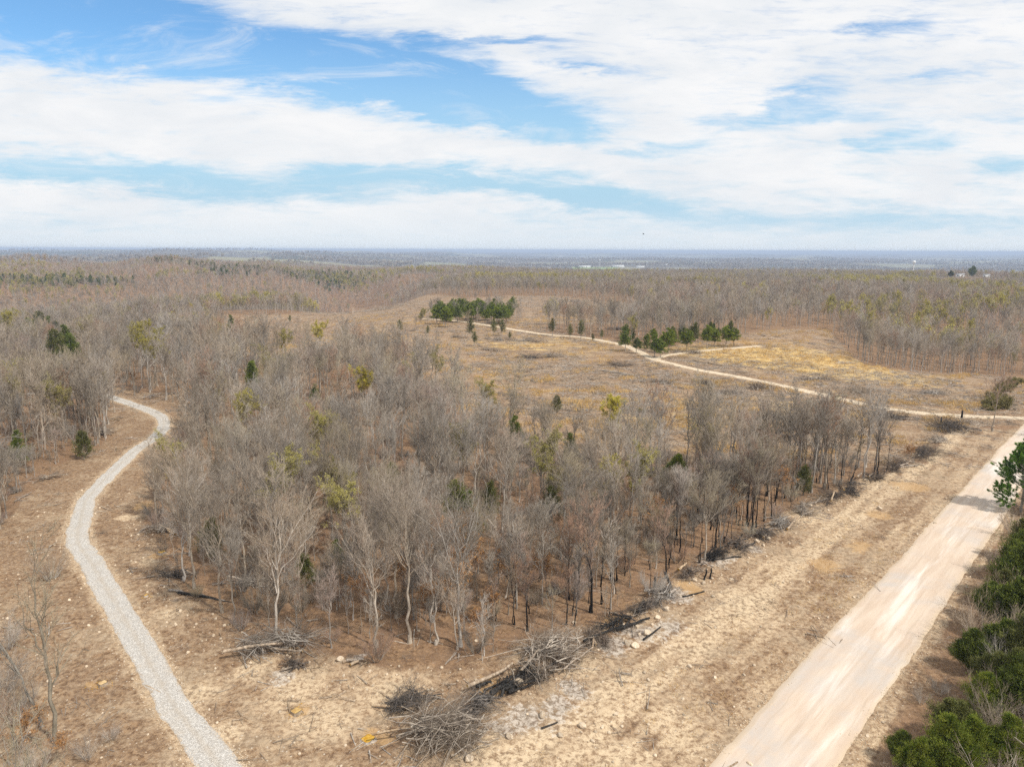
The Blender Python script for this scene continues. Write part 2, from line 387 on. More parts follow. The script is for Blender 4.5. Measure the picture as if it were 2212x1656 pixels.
# ------------------------------------------------------------------ materials
def mat(name):
    m = bpy.data.materials.new(name); m.use_nodes = True
    t = NT(m.node_tree); b = t.n.get('Principled BSDF')
    b.inputs['Roughness'].default_value = 0.9
    b.inputs['Specular IOR Level'].default_value = 0.15
    return m, t, b
def wood_mat(name, c1, c2, scale=3.0, vary=0.35, char=None, tint=None):
    """bark: blotchy along the stem, with a tone of its own for every tree; char = (z0, z1) blackens the foot"""
    m, t, b = mat(name)
    tc = t.new('ShaderNodeTexCoord'); oi = t.new('ShaderNodeObjectInfo')
    n1 = t.noise(t.scalev(tc.outputs['Object'], (1, 1, 0.35)), scale, 4, 0.6)
    c = t.mix(t.ramp(n1.outputs[0], 0.32, 0.68), c1, c2)
    val = t.math('ADD', t.math('MULTIPLY', oi.outputs['Random'], 2 * vary), 1 - vary)
    hs = t.new('ShaderNodeHueSaturation'); t.put(hs.inputs['Color'], c); t.put(hs.inputs['Value'], val)
    r2 = t.math('FRACT', t.math('MULTIPLY', oi.outputs['Random'], 37.7))
    t.put(hs.inputs['Saturation'], t.math('ADD', t.math('MULTIPLY', r2, 0.7), 0.65))
    c = hs.outputs[0]
    if tint is not None:
        r3 = t.math('FRACT', t.math('MULTIPLY', oi.outputs['Random'], 91.3))
        c = t.mix(t.ramp(r3, 0.70, 0.98, 0.0, 0.6), c, tint)
    if char:
        sp = t.new('ShaderNodeSeparateXYZ'); t.put(sp.inputs[0], tc.outputs['Object'])
        h = t.math('ADD', sp.outputs[2], t.math('MULTIPLY', t.math('SUBTRACT', n1.outputs[0], 0.5), 3.0))
        c = t.mix(t.ramp(h, char[0], char[1], 1.0, 0.0), c, (0.018, 0.016, 0.015))
    t.put(b.inputs['Base Color'], c)
    return m
def leaf_mat(name, c1, c2, vary=0.25, trans=0.25):
    m, t, b = mat(name)
    tc = t.new('ShaderNodeTexCoord'); oi = t.new('ShaderNodeObjectInfo')
    n1 = t.noise(tc.outputs['Object'], 1.3, 3, 0.6); n2 = t.noise(tc.outputs['Object'], 9.0, 2, 0.6)
    f = t.math('ADD', t.math('MULTIPLY', n1.outputs[0], 0.6), t.math('MULTIPLY', n2.outputs[0], 0.4))
    c = t.mix(t.ramp(f, 0.36, 0.64), c1, c2)
    hs = t.new('ShaderNodeHueSaturation'); t.put(hs.inputs['Color'], c)
    t.put(hs.inputs['Value'], t.math('ADD', t.math('MULTIPLY', oi.outputs['Random'], 2 * vary), 1 - vary))
    t.put(b.inputs['Base Color'], hs.outputs[0])
    tr = t.new('ShaderNodeBsdfTranslucent'); t.put(tr.inputs[0], hs.outputs[0])
    mx = t.new('ShaderNodeMixShader'); mx.inputs[0].default_value = trans
    out = t.n.get('Material Output')
    t.l.new(b.outputs[0], mx.inputs[1]); t.l.new(tr.outputs[0], mx.inputs[2]); t.l.new(mx.outputs[0], out.inputs[0])
    return m
M = {}
M['bark'] = wood_mat('grey bark', (0.25, 0.21, 0.17), (0.45, 0.40, 0.34), 2.5, 0.25)
M['twig'] = wood_mat('grey brown twigs', (0.185, 0.153, 0.122), (0.315, 0.268, 0.22), 0.8, 0.40, tint=(0.36, 0.30, 0.19))
M['pale'] = wood_mat('pale bark', (0.36, 0.31, 0.26), (0.56, 0.50, 0.43), 2.0, 0.15)
M['paletwig'] = wood_mat('pale twigs', (0.27, 0.215, 0.17), (0.40, 0.335, 0.27), 0.8, 0.2)
M['char'] = wood_mat('fire blackened bark', (0.15, 0.12, 0.10), (0.25, 0.205, 0.17), 2.5, 0.2, char=(3.8, 7.2))
M['pinktwig'] = wood_mat('reddish twigs', (0.25, 0.165, 0.125), (0.36, 0.25, 0.19), 0.8, 0.2)
M['coal'] = wood_mat('charcoal wood', (0.016, 0.015, 0.015), (0.06, 0.055, 0.05), 5.0, 0.3)
M['log'] = wood_mat('dead log wood', (0.24, 0.18, 0.13), (0.44, 0.36, 0.28), 4.0, 0.3)
M['brush'] = wood_mat('dead grey branches', (0.26, 0.22, 0.185), (0.50, 0.44, 0.37), 2.0, 0.2)
M['darkbrush'] = wood_mat('scorched branches', (0.07, 0.06, 0.052), (0.20, 0.165, 0.14), 2.0, 0.3)
M['midbrush'] = wood_mat('brown grey twigs', (0.15, 0.12, 0.095), (0.31, 0.255, 0.205), 2.0, 0.2)
M['heart'] = wood_mat('fresh cut yellow wood', (0.42, 0.26, 0.11), (0.58, 0.41, 0.19), 6.0, 0.1)
M['bud'] = leaf_mat('yellow green buds', (0.38, 0.33, 0.07), (0.54, 0.47, 0.12), 0.2)
M['olive'] = leaf_mat('olive buds', (0.32, 0.28, 0.085), (0.44, 0.39, 0.13), 0.2)
M['yellow'] = leaf_mat('bright yellow flowers', (0.45, 0.38, 0.05), (0.58, 0.50, 0.10), 0.12)
M['cedar'] = leaf_mat('cedar green', (0.070, 0.105, 0.022), (0.23, 0.265, 0.05), 0.25, 0.15)
M['cedar2'] = leaf_mat('brownish cedar green', (0.09, 0.10, 0.03), (0.20, 0.20, 0.065), 0.25, 0.15)
M['bright'] = leaf_mat('bright cedar green', (0.09, 0.14, 0.02), (0.34, 0.37, 0.06), 0.1, 0.35)
M['pine'] = leaf_mat('pine green', (0.09, 0.19, 0.03), (0.25, 0.42, 0.07), 0.1, 0.35)
M['rust'] = leaf_mat('rust brown dead leaves', (0.30, 0.155, 0.06), (0.46, 0.26, 0.115), 0.2, 0.25)
M['straw'] = leaf_mat('straw grass', (0.52, 0.34, 0.13), (0.72, 0.51, 0.22), 0.2, 0.2)
M['holly'] = leaf_mat('dull green bush', (0.13, 0.115, 0.04), (0.26, 0.215, 0.085), 0.15, 0.2)
m, t, b = mat('pale stone')
tc_ = t.new('ShaderNodeTexCoord'); n_ = t.noise(tc_.outputs['Object'], 4.0, 5, 0.6); oi_ = t.new('ShaderNodeObjectInfo')
c_ = t.mix(t.ramp(n_.outputs[0], 0.35, 0.65), (0.42, 0.31, 0.20), (0.62, 0.53, 0.42))
hs_ = t.new('ShaderNodeHueSaturation'); t.put(hs_.inputs['Color'], c_); t.put(hs_.inputs['Value'], t.math('ADD', t.math('MULTIPLY', oi_.outputs['Random'], 0.5), 0.75))
t.put(b.inputs['Base Color'], hs_.outputs[0]); M['stone'] = m
def plain(name, c, rough=0.7):
    m, t, b = mat(name); tc = t.new('ShaderNodeTexCoord'); n = t.noise(tc.outputs['Object'], 0.6, 3)
    t.put(b.inputs['Base Color'], t.mix(n.outputs[0], tuple(x * 0.88 for x in c), tuple(min(1, x * 1.1) for x in c)))
    b.inputs['Roughness'].default_value = rough; return m
M['white'] = plain('white paint', (0.78, 0.78, 0.76)); M['roof'] = plain('grey roofing', (0.35, 0.35, 0.36)); M['glass'] = plain('dark glass', (0.05, 0.06, 0.07), 0.2)
M['bird'] = plain('dark feathers', (0.03, 0.03, 0.03))

# --- ground
def ground_mat():
    m, t, b = mat('ground soil')
    geo = t.new('ShaderNodeNewGeometry'); pos = geo.outputs['Position']
    a1 = t.new('ShaderNodeVertexColor', layer_name='cover'); a2 = t.new('ShaderNodeVertexColor', layer_name='cover_more')
    s1 = t.new('ShaderNodeSeparateColor'); t.put(s1.inputs[0], a1.outputs[0])
    s2 = t.new('ShaderNodeSeparateColor'); t.put(s2.inputs[0], a2.outputs[0])
    forest, straw, ash = s1.outputs; bare, orange, far = s2.outputs
    nb = t.noise(pos, 0.16, 5, 0.6); nm = t.noise(pos, 0.75, 6, 0.68, 0.6); nf = t.noise(pos, 4.5, 8, 0.78)
    nt = t.noise(t.scalev(pos, (1, 1, 1), (40, 7, 0)), 1.9, 6, 0.7, 1.0)
    nl = t.noise(pos, 2.2, 8, 0.78, 0.4)
    litter = t.mix(t.ramp(nl.outputs[0], 0.38, 0.62), (0.115, 0.066, 0.038), (0.36, 0.228, 0.128))
    litter = t.mix(t.ramp(nm.outputs[0], 0.36, 0.66, 0, 0.65), litter, (0.22, 0.15, 0.098))
    ntf = t.math('ADD', t.math('MULTIPLY', nt.outputs[0], 0.45), t.math('MULTIPLY', nl.outputs[0], 0.55))
    soil = t.mix(t.ramp(ntf, 0.40, 0.58), (0.24, 0.152, 0.09), (0.52, 0.385, 0.25))
    soil = t.mix(t.ramp(nf.outputs[0], 0.52, 0.72, 0, 0.65), soil, (0.66, 0.53, 0.37))
    soil = t.mix(t.ramp(nb.outputs[0], 0.52, 0.68, 0, 0.5), soil, (0.33, 0.225, 0.135))
    soil = t.mix(t.ramp(t.math('ADD', t.math('MULTIPLY', nb.outputs[0], 0.5), t.math('MULTIPLY', nm.outputs[0], 0.5)), 0.47, 0.60, 0, 0.75), soil, t.mix(t.ramp(nl.outputs[0], 0.38, 0.6), (0.205, 0.145, 0.095), (0.39, 0.295, 0.20)))
    soil = t.mix(t.math('MULTIPLY', t.ramp(bare, 0.62, 1.0), t.ramp(nl.outputs[0], 0.42, 0.58)), soil, (0.60, 0.465, 0.31))
    k_bare = t.ramp(t.math('ADD', bare, t.math('ADD', t.math('MULTIPLY', t.math('SUBTRACT', nm.outputs[0], 0.5), 1.3), t.math('MULTIPLY', t.math('SUBTRACT', nb.outputs[0], 0.5), 1.4))), 0.34, 0.70)
    col = t.mix(k_bare, t.mix(t.ramp(ntf, 0.45, 0.62, 0, 0.65), litter, (0.33, 0.245, 0.165)), soil)
    k_for = t.ramp(t.math('ADD', forest, t.math('MULTIPLY', t.math('SUBTRACT', nm.outputs[0], 0.5), 0.9)), 0.35, 0.65)
    col = t.mix(k_for, col, t.mix(t.ramp(nb.outputs[0], 0.35, 0.65, 0.0, 0.5), litter, (0.24, 0.142, 0.085)))
    st = t.noise(t.scalev(pos, (0.5, 1.6, 1), (9, 3, 0)), 0.22, 6, 0.7, 0.7)
    strawc = t.mix(t.ramp(nf.outputs[0], 0.3, 0.7), (0.44, 0.30, 0.13), (0.70, 0.50, 0.20))
    k_st = t.ramp(t.math('ADD', t.math('MULTIPLY', straw, 0.68), t.math('MULTIPLY', t.math('SUBTRACT', st.outputs[0], 0.5), 1.6)), 0.42, 0.80)
    k_st = t.math('MULTIPLY', k_st, t.ramp(straw, 0.02, 0.25))
    col = t.mix(k_st, col, strawc)
    k_or = t.ramp(t.math('ADD', orange, t.math('MULTIPLY', t.math('SUBTRACT', nt.outputs[0], 0.5), 1.2)), 0.35, 0.7)
    col = t.mix(t.math('MULTIPLY', k_or, 0.6), col, t.mix(nf.outputs[0], (0.42, 0.24, 0.10), (0.54, 0.37, 0.19)))
    k_ash = t.ramp(t.math('ADD', ash, t.math('MULTIPLY', t.math('ADD', t.math('SUBTRACT', nt.outputs[0], 0.5), t.math('SUBTRACT', nl.outputs[0], 0.5)), 1.9)), 0.46, 0.74)
    ashc = t.mix(t.ramp(nl.outputs[0], 0.42, 0.58), (0.16, 0.14, 0.12), (0.60, 0.565, 0.52))
    col = t.mix(t.math('MULTIPLY', k_ash, 0.5), col, ashc)
    # pale stones pressed into the soil
    vo = t.new('ShaderNodeTexVoronoi'); t.put(vo.inputs['Vector'], pos); vo.inputs['Scale'].default_value = 2.6
    vs = t.new('ShaderNodeSeparateColor'); t.put(vs.inputs[0], vo.outputs['Color'])
    peb = t.math('MULTIPLY', t.ramp(vo.outputs['Distance'], 0.10, 0.24, 1, 0), t.ramp(vs.outputs[0], 0.62, 0.70))
    peb = t.math('MULTIPLY', peb, t.math('SUBTRACT', 1.0, t.math('MULTIPLY', k_for, 0.75)))
    col = t.mix(t.math('MULTIPLY', peb, t.math('SUBTRACT', 0.7, far)), col, (0.60, 0.52, 0.42))
    # far country: leafless woods, cedar stands and pale pasture
    nF = t.noise(pos, 0.0016, 6, 0.65); nG = t.noise(t.scalev(pos, (1, 1, 1), (900, 300, 0)), 0.0035, 6, 0.7); nH = t.noise(pos, 0.03, 4, 0.7)
    fc = t.mix(nH.outputs[0], (0.08, 0.07, 0.055), (0.19, 0.165, 0.135))
    fc = t.mix(t.ramp(nF.outputs[0], 0.50, 0.58, 0, 0.75), fc, (0.035, 0.05, 0.025))
    fc = t.mix(t.ramp(nG.outputs[0], 0.62, 0.67, 0, 0.75), fc, (0.40, 0.39, 0.25))
    a3 = t.new('ShaderNodeVertexColor', layer_name='pasture'); s3 = t.new('ShaderNodeSeparateColor'); t.put(s3.inputs[0], a3.outputs[0])
    fc = t.mix(t.math('MULTIPLY', s3.outputs[0], 0.42), fc, t.mix(nF.outputs[0], (0.34, 0.36, 0.17), (0.46, 0.41, 0.28)))
    col = t.mix(far, col, fc)
    t.put(b.inputs['Base Color'], col)
    bp = t.new('ShaderNodeBump'); bp.inputs['Strength'].default_value = 0.55; bp.inputs['Distance'].default_value = 0.12
    hsum = t.math('ADD', nf.outputs[0], t.math('MULTIPLY', nt.outputs[0], 0.8)); hsum = t.math('ADD', hsum, t.math('MULTIPLY', peb, 0.5))
    t.put(bp.inputs['Height'], hsum); t.l.new(bp.outputs[0], b.inputs['Normal'])
    return m

rings = [3.0]
while rings[-1] < 30000:
    r_ = rings[-1]
    k_ = 1.03 if r_ < 24 else 1.0042 if r_ < 130 else 1.007 if r_ < 700 else 1.016
    rings.append(r_ * k_)
rings = np.array(rings)
angs = np.concatenate([np.arange(-180, -44, 3.4), np.arange(-44, 44, 0.13), np.arange(44, 180, 3.4)])
angs = np.unique(np.round(angs, 4)); nA = len(angs)
RR, AA = np.meshgrid(rings, np.radians(angs), indexing='ij')
GX, GY = (RR * np.sin(AA)).ravel(), (RR * np.cos(AA)).ravel()
gr = np.hypot(GX, GY)
d1, d2, d3, d4 = road_sink(GX, GY); dmin = np.minimum(np.minimum(d1, d2), np.minimum(d3, d4))
GZ = macro(GX, GY) + near_bumps(GX, GY, gr) * sst(0.0, 1.6, dmin) - 0.10 * (1 - sst(-0.9, -0.1, dmin)) - sst(200, 420, gr) * 0.15 * (dmin < 0)
in_clear = inside(GX, GY, CLEARING); in_strip = inside(GX, GY, STRIP)
open_m = in_clear | in_strip
nearr = gr < 330
sd_ = np.full(GX.shape, 9.0)
sd_[nearr] = np.minimum(dist_poly(GX[nearr], GY[nearr], STRIP, True), dist_poly(GX[nearr], GY[nearr], CLEARING, True))
sd_ = np.where(open_m, -sd_, sd_) + 5.0 * (fbm(GX / 3.5, GY / 3.5, 4, 57) - 0.5) * nearr
forest_m = sst(-1.8, 2.6, sd_) * np.where(gr < 1600, 1, 0.0)
far_m = sst(1200, 2600, gr)
WX = GX + 2.2 * (fbm(GX / 1.6, GY / 1.6, 4, 51) - 0.5) + 1.6 * (fbm(GX / 4, GY / 4, 2, 52) - 0.5); WY = GY + 3.0 * (fbm(GX / 1.6, GY / 1.6, 4, 53) - 0.5) + 2.0 * (fbm(GX / 4, GY / 4, 2, 54) - 0.5)
def blobs(lst):
    a = np.zeros(GX.shape)
    for p, r in lst: a = np.maximum(a, np.exp(-((WX - p[0]) ** 2 + (WY - p[1]) ** 2) / (r * r)))
    return a
ash_m = blobs(ASH); orange_m = blobs(ORANGE)
bare_m = np.maximum.reduce([blobs(BARE) * 0.95, 0.75 * np.exp(-np.clip(d2, 0, 99) / 1.5) * in_strip, 0.6 * np.exp(-np.clip(d1, 0, 99) / 1.2), 0.5 * np.exp(-np.clip(d3, 0, 99) / 2.5)])
verge = in_strip & (((GX - rc[0]) * nrm[0] + (GY - rc[1]) * nrm[1]) > -45)
lane = np.exp(-((d1 - 7.3) / 0.9) ** 2) + np.exp(-((d1 - 9.2) / 0.8) ** 2)
bare_m = np.maximum(bare_m, np.where(in_strip, 0.27 + 0.17 * sst(24, 12, d1) + 0.26 * fbm(GX / 6, GY / 6, 3, 61) + 0.40 * lane, 0.0))
alng = (GX - rc[0]) * ax[0] + (GY - rc[1]) * ax[1]
strk = fbm(d1 / 0.8, alng / 11, 4, 63) - 0.5
bare_m = np.where(in_strip & (d1 > 0) & (d1 < 16), bare_m + 0.85 * strk * sst(16, 9, d1), bare_m)
bare_m = np.where(in_clear, np.maximum(bare_m, 0.42), bare_m)
straw_m = np.where(in_clear, 0.26 + 0.9 * (fbm(GX / 28, GY / 40, 4, 71) - 0.45), 0.0)
for (X, Y, rad, am) in ((1700, 770, 30, 0.8), (1560, 760, 22, 0.7), (1850, 800, 22, 0.6), (1450, 900, 14, 0.5), (1700, 880, 12, 0.5), (1150, 740, 25, 0.4)):
    p = ground_hit(X, Y); straw_m = np.where(in_clear, straw_m + am * np.exp(-((GX - p[0]) ** 2 + (GY - p[1]) ** 2) / rad ** 2), straw_m)
straw_m = np.clip(straw_m, 0, 1)
nR = len(rings)
i0 = (np.arange(nR - 1)[:, None] * nA + np.arange(nA)[None, :])
i1 = (np.arange(nR - 1)[:, None] * nA + (np.arange(nA)[None, :] + 1) % nA)
Qs = np.stack([i0, i0 + nA, i1 + nA, i1], -1).reshape(-1, 4)
cen = len(GX)
Tc = np.stack([np.full(nA, cen), np.arange(nA), (np.arange(nA) + 1) % nA], -1)
gme = make_mesh('ground', np.vstack([np.stack([GX, GY, GZ], -1), [[0, 0, 0]]]), Qs, Tc, [ground_mat()], smooth=True)
pas_m = sst(0.55, 0.57, fbm(GX / 500, GY / 500, 3, 91)) * (gr > 2500)
for nm_, arr in (('pasture', (pas_m, pas_m, pas_m)), ('cover', (forest_m, straw_m, ash_m)), ('cover_more', (bare_m, orange_m, far_m))):
    at = gme.attributes.new(nm_, 'FLOAT_COLOR', 'POINT')
    A4 = np.ones((len(GX) + 1, 4), np.float32)
    for k in range(3): A4[:-1, k] = arr[k]
    A4[-1, :3] = 0; at.data.foreach_set('color', A4.ravel())
ground = tag(link('ground', gme), kind='structure')

# --- roads
def road_mesh(name, line, width, mats, lift=0.02, cross=14, jit=0.25, step=0.6, seed=1):
    seg = np.hypot(*np.diff(line, axis=0).T); s = np.concatenate([[0], np.cumsum(seg)])
    n = int(s[-1] / step); si = np.linspace(0, s[-1], n)
    P = np.stack([np.interp(si, s, line[:, k]) for k in (0, 1)], -1)
    T = np.gradient(P, axis=0); T = T / np.linalg.norm(T, axis=1, keepdims=True); Nn = np.stack([T[:, 1], -T[:, 0]], -1)
    us = np.linspace(-1, 1, cross)
    jl = width / 2 + jit * 2 * (fbm(si / 1.3, si * 0, 4, seed) - 0.5) + jit * (fbm(si / 9, si * 0, 2, seed + 3) - 0.5) * 2
    jr = width / 2 + jit * 2 * (fbm(si / 1.3, si * 0, 4, seed + 7) - 0.5) + jit * (fbm(si / 9, si * 0, 2, seed + 13) - 0.5) * 2
    w = np.where(us[None] < 0, jl[:, None], jr[:, None]) * us[None]
    X = P[:, :1] + Nn[:, :1] * w; Y = P[:, 1:] + Nn[:, 1:] * w
    r = np.hypot(X, Y)
    Z = macro(X, Y) + lift + 0.05 * (1 - us[None] ** 2) + sst(180, 300, r) * 0.12 - 0.16 * (np.abs(us[None]) > 0.99)
    Z = Z + 0.03 * (fbm(X / 0.9, Y / 0.9, 3, seed + 5) - 0.5) * (np.abs(us[None]) < 0.99)
    V = np.stack([X, Y, Z], -1).reshape(-1, 3)
    i = np.arange(n - 1)[:, None] * cross + np.arange(cross - 1)[None]
    Q = np.stack([i, i + 1, i + cross + 1, i + cross], -1).reshape(-1, 4)
    me = make_mesh(name, V, Q, None, mats, smooth=True)
    at = me.attributes.new('lane', 'FLOAT_COLOR', 'POINT')
    A4 = np.ones((len(V), 4), np.float32); A4[:, 0] = np.tile(us, n) * 0.5 + 0.5; A4[:, 1] = np.repeat(si, cross) / 460.0
    at.data.foreach_set('color', A4.ravel())
    return me
def road_mat():
    m, t, b = mat('pale packed gravel')
    geo = t.new('ShaderNodeNewGeometry'); pos = geo.outputs['Position']
    a = t.new('ShaderNodeVertexColor', layer_name='lane'); s = t.new('ShaderNodeSeparateColor'); t.put(s.inputs[0], a.outputs[0])
    cx = t.math('MULTIPLY', s.outputs[0], 7.0); al = t.math('MULTIPLY', s.outputs[1], 460.0)
    cv = t.new('ShaderNodeCombineXYZ'); t.put(cv.inputs[0], cx); t.put(cv.inputs[1], t.math('MULTIPLY', al, 0.10))
    n1 = t.noise(cv.outputs[0], 0.42, 6, 0.62, 0.3); n2 = t.noise(cv.outputs[0], 1.3, 5, 0.6, 0.0); nf = t.noise(pos, 9.0, 8, 0.8); nb = t.noise(pos, 0.085, 5, 0.65, 0.4)
    rut = t.noise(t.scalev(cv.outputs[0], (1, 0.25, 1)), 2.6, 4, 0.6)
    rutk = t.ramp(rut.outputs[0], 0.52, 0.68, 0, 0.45)
    c = t.mix(t.ramp(n2.outputs[0], 0.35, 0.65), (0.53, 0.415, 0.32), (0.60, 0.49, 0.39))
    c = t.mix(t.ramp(nb.outputs[0], 0.44, 0.64, 0, 0.8), c, (0.47, 0.43, 0.395))
    c = t.mix(t.ramp(n1.outputs[0], 0.50, 0.68, 0, 0.72), c, (0.75, 0.69, 0.625))
    c = t.mix(rutk, c, (0.44, 0.345, 0.26))
    edge = t.math('ABSOLUTE', t.math('SUBTRACT', s.outputs[0], 0.5))
    ke = t.ramp(t.math('ADD', edge, t.math('MULTIPLY', t.math('SUBTRACT', n2.outputs[0], 0.5), 0.22)), 0.36, 0.50)
    c = t.mix(t.math('MULTIPLY', ke, 0.8), c, (0.52, 0.40, 0.27))
    c = t.mix(t.ramp(nf.outputs[0], 0.55, 0.75, 0, 0.35), c, (0.40, 0.32, 0.24))
    t.put(b.inputs['Base Color'], c)
    bp = t.new('ShaderNodeBump'); bp.inputs['Strength'].default_value = 0.4; bp.inputs['Distance'].default_value = 0.04
    t.put(bp.inputs['Height'], nf.outputs[0]); t.l.new(bp.outputs[0], b.inputs['Normal'])
    return m
def stone_track_mat(name, c1, c2, c3, sc):
    m, t, b = mat(name)
    geo = t.new('ShaderNodeNewGeometry'); pos = geo.outputs['Position']
    vo = t.new('ShaderNodeTexVoronoi'); t.put(vo.inputs['Vector'], pos); vo.inputs['Scale'].default_value = sc
    s = t.new('ShaderNodeSeparateColor'); t.put(s.inputs[0], vo.outputs['Color'])
    nb = t.noise(pos, 0.5, 5, 0.65)
    c = t.mix(t.ramp(s.outputs[0], 0.1, 0.9, smooth=False), c1, c2)
    c = t.mix(t.ramp(nb.outputs[0], 0.45, 0.7, 0, 0.6), c, c3)
    c = t.mix(t.ramp(vo.outputs['Distance'], 0.4, 0.75, 0, 0.5), c, tuple(x * 0.55 for x in c1))
    a = t.new('ShaderNodeVertexColor', layer_name='lane'); sl = t.new('ShaderNodeSeparateColor'); t.put(sl.inputs[0], a.outputs[0])
    ne = t.noise(pos, 1.6, 8, 0.75)
    ed = t.math('MULTIPLY', t.math('ABSOLUTE', t.math('SUBTRACT', sl.outputs[0], 0.5)), 2.0)
    ke = t.ramp(t.math('ADD', ed, t.math('MULTIPLY', t.math('SUBTRACT', ne.outputs[0], 0.5), 0.9)), 0.72, 1.0)
    c = t.mix(t.math('MULTIPLY', ke, 0.75), c, (0.40, 0.29, 0.18))
    mid = t.ramp(t.math('ADD', ed, t.math('MULTIPLY', t.math('SUBTRACT', ne.outputs[0], 0.5), 0.8)), 0.0, 0.28, 0.35, 0.0)
    c = t.mix(mid, c, (0.40, 0.33, 0.25))
    t.put(b.inputs['Base Color'], c)
    bp = t.new('ShaderNodeBump'); bp.inputs['Strength'].default_value = 0.7; bp.inputs['Distance'].default_value = 0.06
    t.put(bp.inputs['Height'], t.math('SUBTRACT', 1.0, vo.outputs['Distance'])); t.l.new(bp.outputs[0], b.inputs['Normal'])
    return m
M['track'] = stone_track_mat('crushed white stone', (0.40, 0.37, 0.335), (0.69, 0.655, 0.605), (0.52, 0.455, 0.38), 14.0)
M['lane'] = stone_track_mat('tan gravel lane', (0.58, 0.46, 0.32), (0.74, 0.62, 0.47), (0.62, 0.48, 0.32), 4.0)
tag(link('gravel_road', road_mesh('gravel_road', ROAD, ROAD_W, [road_mat()], jit=0.2, cross=22, seed=3)), kind='structure')
tag(link('gravel_track', road_mesh('gravel_track', TRACK, TRACK_W, [M['track']], jit=0.24, step=0.2, seed=21)), kind='structure')
tag(link('clearing_path', road_mesh('clearing_path', CLR, CLR_W, [M['lane']], lift=0.04, jit=0.3, seed=33)), kind='structure')
tag(link('side_path', road_mesh('side_path', SPUR, SPUR_W, [M['lane']], lift=0.06, jit=0.3, seed=43)), kind='structure')

# ------------------------------------------------------------------ tree prototypes
def bare_tree(seed, H=12.0, crown=3.2, fork=0.45, n1=11, n2=7, n3=6, n4=4, r=0.13, spread=42, lean=0.0, twig=0.011, bark='bark', tw='twig', tips=None, tipn=0, tipsize=0.06, up=0.25, lead=1.0, wob=0.09):
    rng = np.random.default_rng(seed)
    g1, g2 = Geo(), Geo()
    tr = Br(np.array([[0, 0, -0.3]]), np.array([[lean, lean * 0.4, 1.0]]), np.array([H * lead]), np.array([r]), np.array([[rng.normal(0, 0.05), rng.normal(0, 0.05), 0]]))
    tubes(g1, tr, 10, 7, 0.88, 0, 0.012, rng, wob)
    # flare of the roots
    fl = Br(np.array([[0, 0, -0.2]]), np.array([[0, 0, 1.0]]), np.array([1.0]), np.array([r * 1.7]), np.zeros((1, 3))); tubes(g1, fl, 3, 7, 0.45)
    B1 = spawn(rng, tr, n1, fork, 0.97, spread, 12, crown * 1.35 / H, up, 0.72, 0.13, 0.14, 0.88)
    B1.L = B1.L * np.where(rng.random(n1) < 0.3, 1.3, 1.0)
    B2 = spawn(rng, B1, n2, 0.22, 0.98, 38, 14, 0.52, 0.18, 0.70, 0.13, 0.1, 0.75, 0.5)
    B3 = spawn(rng, B2, n3, 0.15, 1.0, 36, 14, 0.52, 0.14, 0.6, 0.12, 0.1, 0.75, 0.35)
    B3t = spawn(rng, tr, n1 * 5, max(fork, 0.4), 1.0, 40, 14, 0.11, 0.2, 0.25, 0.12, 0.1, 0.88, 0.5)
    B4 = spawn(rng, B3, n4, 0.15, 1.0, 32, 12, 0.62, 0.12, 0.7, 0.1, 0.1, 0.75, 0.22)
    tubes(g1, B1, 5, 5, 0.8, 0, 0.012, rng, 0.12)
    tubes(g1, B2, 3, 4, 0.75, 0, 0.012, rng, 0.10)
    for B, k in ((B3, 1.35), (B3t, 1.35), (B4, 1.0)):
        e = B.pos(np.arange(len(B.L)), np.ones(len(B.L)))
        spikes(g2, B.P, e, np.maximum(np.minimum(B.R, 0.03), twig * k))
    if tips:
        e = np.concatenate([B4.pos(np.arange(len(B4.L)), np.full(len(B4.L), q)) for q in np.linspace(0.5, 1, tipn)])
        e = e + rng.normal(0, 0.06, e.shape)
        k = len(e); leaves(g2, e, nrmz(rng.normal(size=(k, 3))), rng.uniform(0.7, 1.4, k) * tipsize, rng.uniform(0.6, 1.2, k) * tipsize, rng, 1)
    return g1.mesh('trunk', [M[bark]], True), g2.mesh('crown', [M[tw]] + ([M[tips]] if tips else [])), H
def far_tree(seed, H=12.0, crown=3.4, n=170, w=0.05, bark='bark', tw='twig', tips=None, tipn=0, tipsize=0.35):
    """the same tree at the size of a few pixels: trunk, limbs and coarse twigs in one mesh"""
    rng = np.random.default_rng(seed); g = Geo()
    tr = Br(np.array([[0, 0, -0.5]]), np.array([[0, 0, 1.0]]), np.array([H * 0.9]), np.array([0.15]), np.array([[rng.normal(0, .04), rng.normal(0, .04), 0]]))
    tubes(g, tr, 3, 4, 0.8)
    B1 = spawn(rng, tr, 9, 0.42, 0.97, 42, 10, crown * 1.35 / H, 0.25, 0.6, 0.12, 0.14)
    tubes(g, B1, 2, 3, 0.7, 0, 0.04)
    B2 = spawn(rng, B1, max(2, n // 36), 0.2, 1.0, 38, 14, 0.55, 0.2, 0.5, 0.1, 0.1, 0.7, 0.7)
    B3 = spawn(rng, B2, 4, 0.15, 1.0, 38, 14, 0.62, 0.15, 0.6, 0.1, 0.1, 0.7, 0.5)
    for B in (B2, B3):
        e = B.pos(np.arange(len(B.L)), np.ones(len(B.L))); spikes(g, B.P, e, np.full(len(B.L), w), 1)
    if tips:
        e = np.concatenate([B3.pos(np.arange(len(B3.L)), np.full(len(B3.L), q)) for q in np.linspace(0.6, 1, tipn)])
        k = len(e); e = e + rng.normal(0, 0.15, e.shape)
        leaves(g, e, nrmz(rng.normal(size=(k, 3))), rng.uniform(0.6, 1.3, k) * tipsize, rng.uniform(0.5, 1, k) * tipsize, rng, 2)
    return g.mesh('far_tree', [M[bark], M[tw]] + ([M[tips]] if tips else [])), H
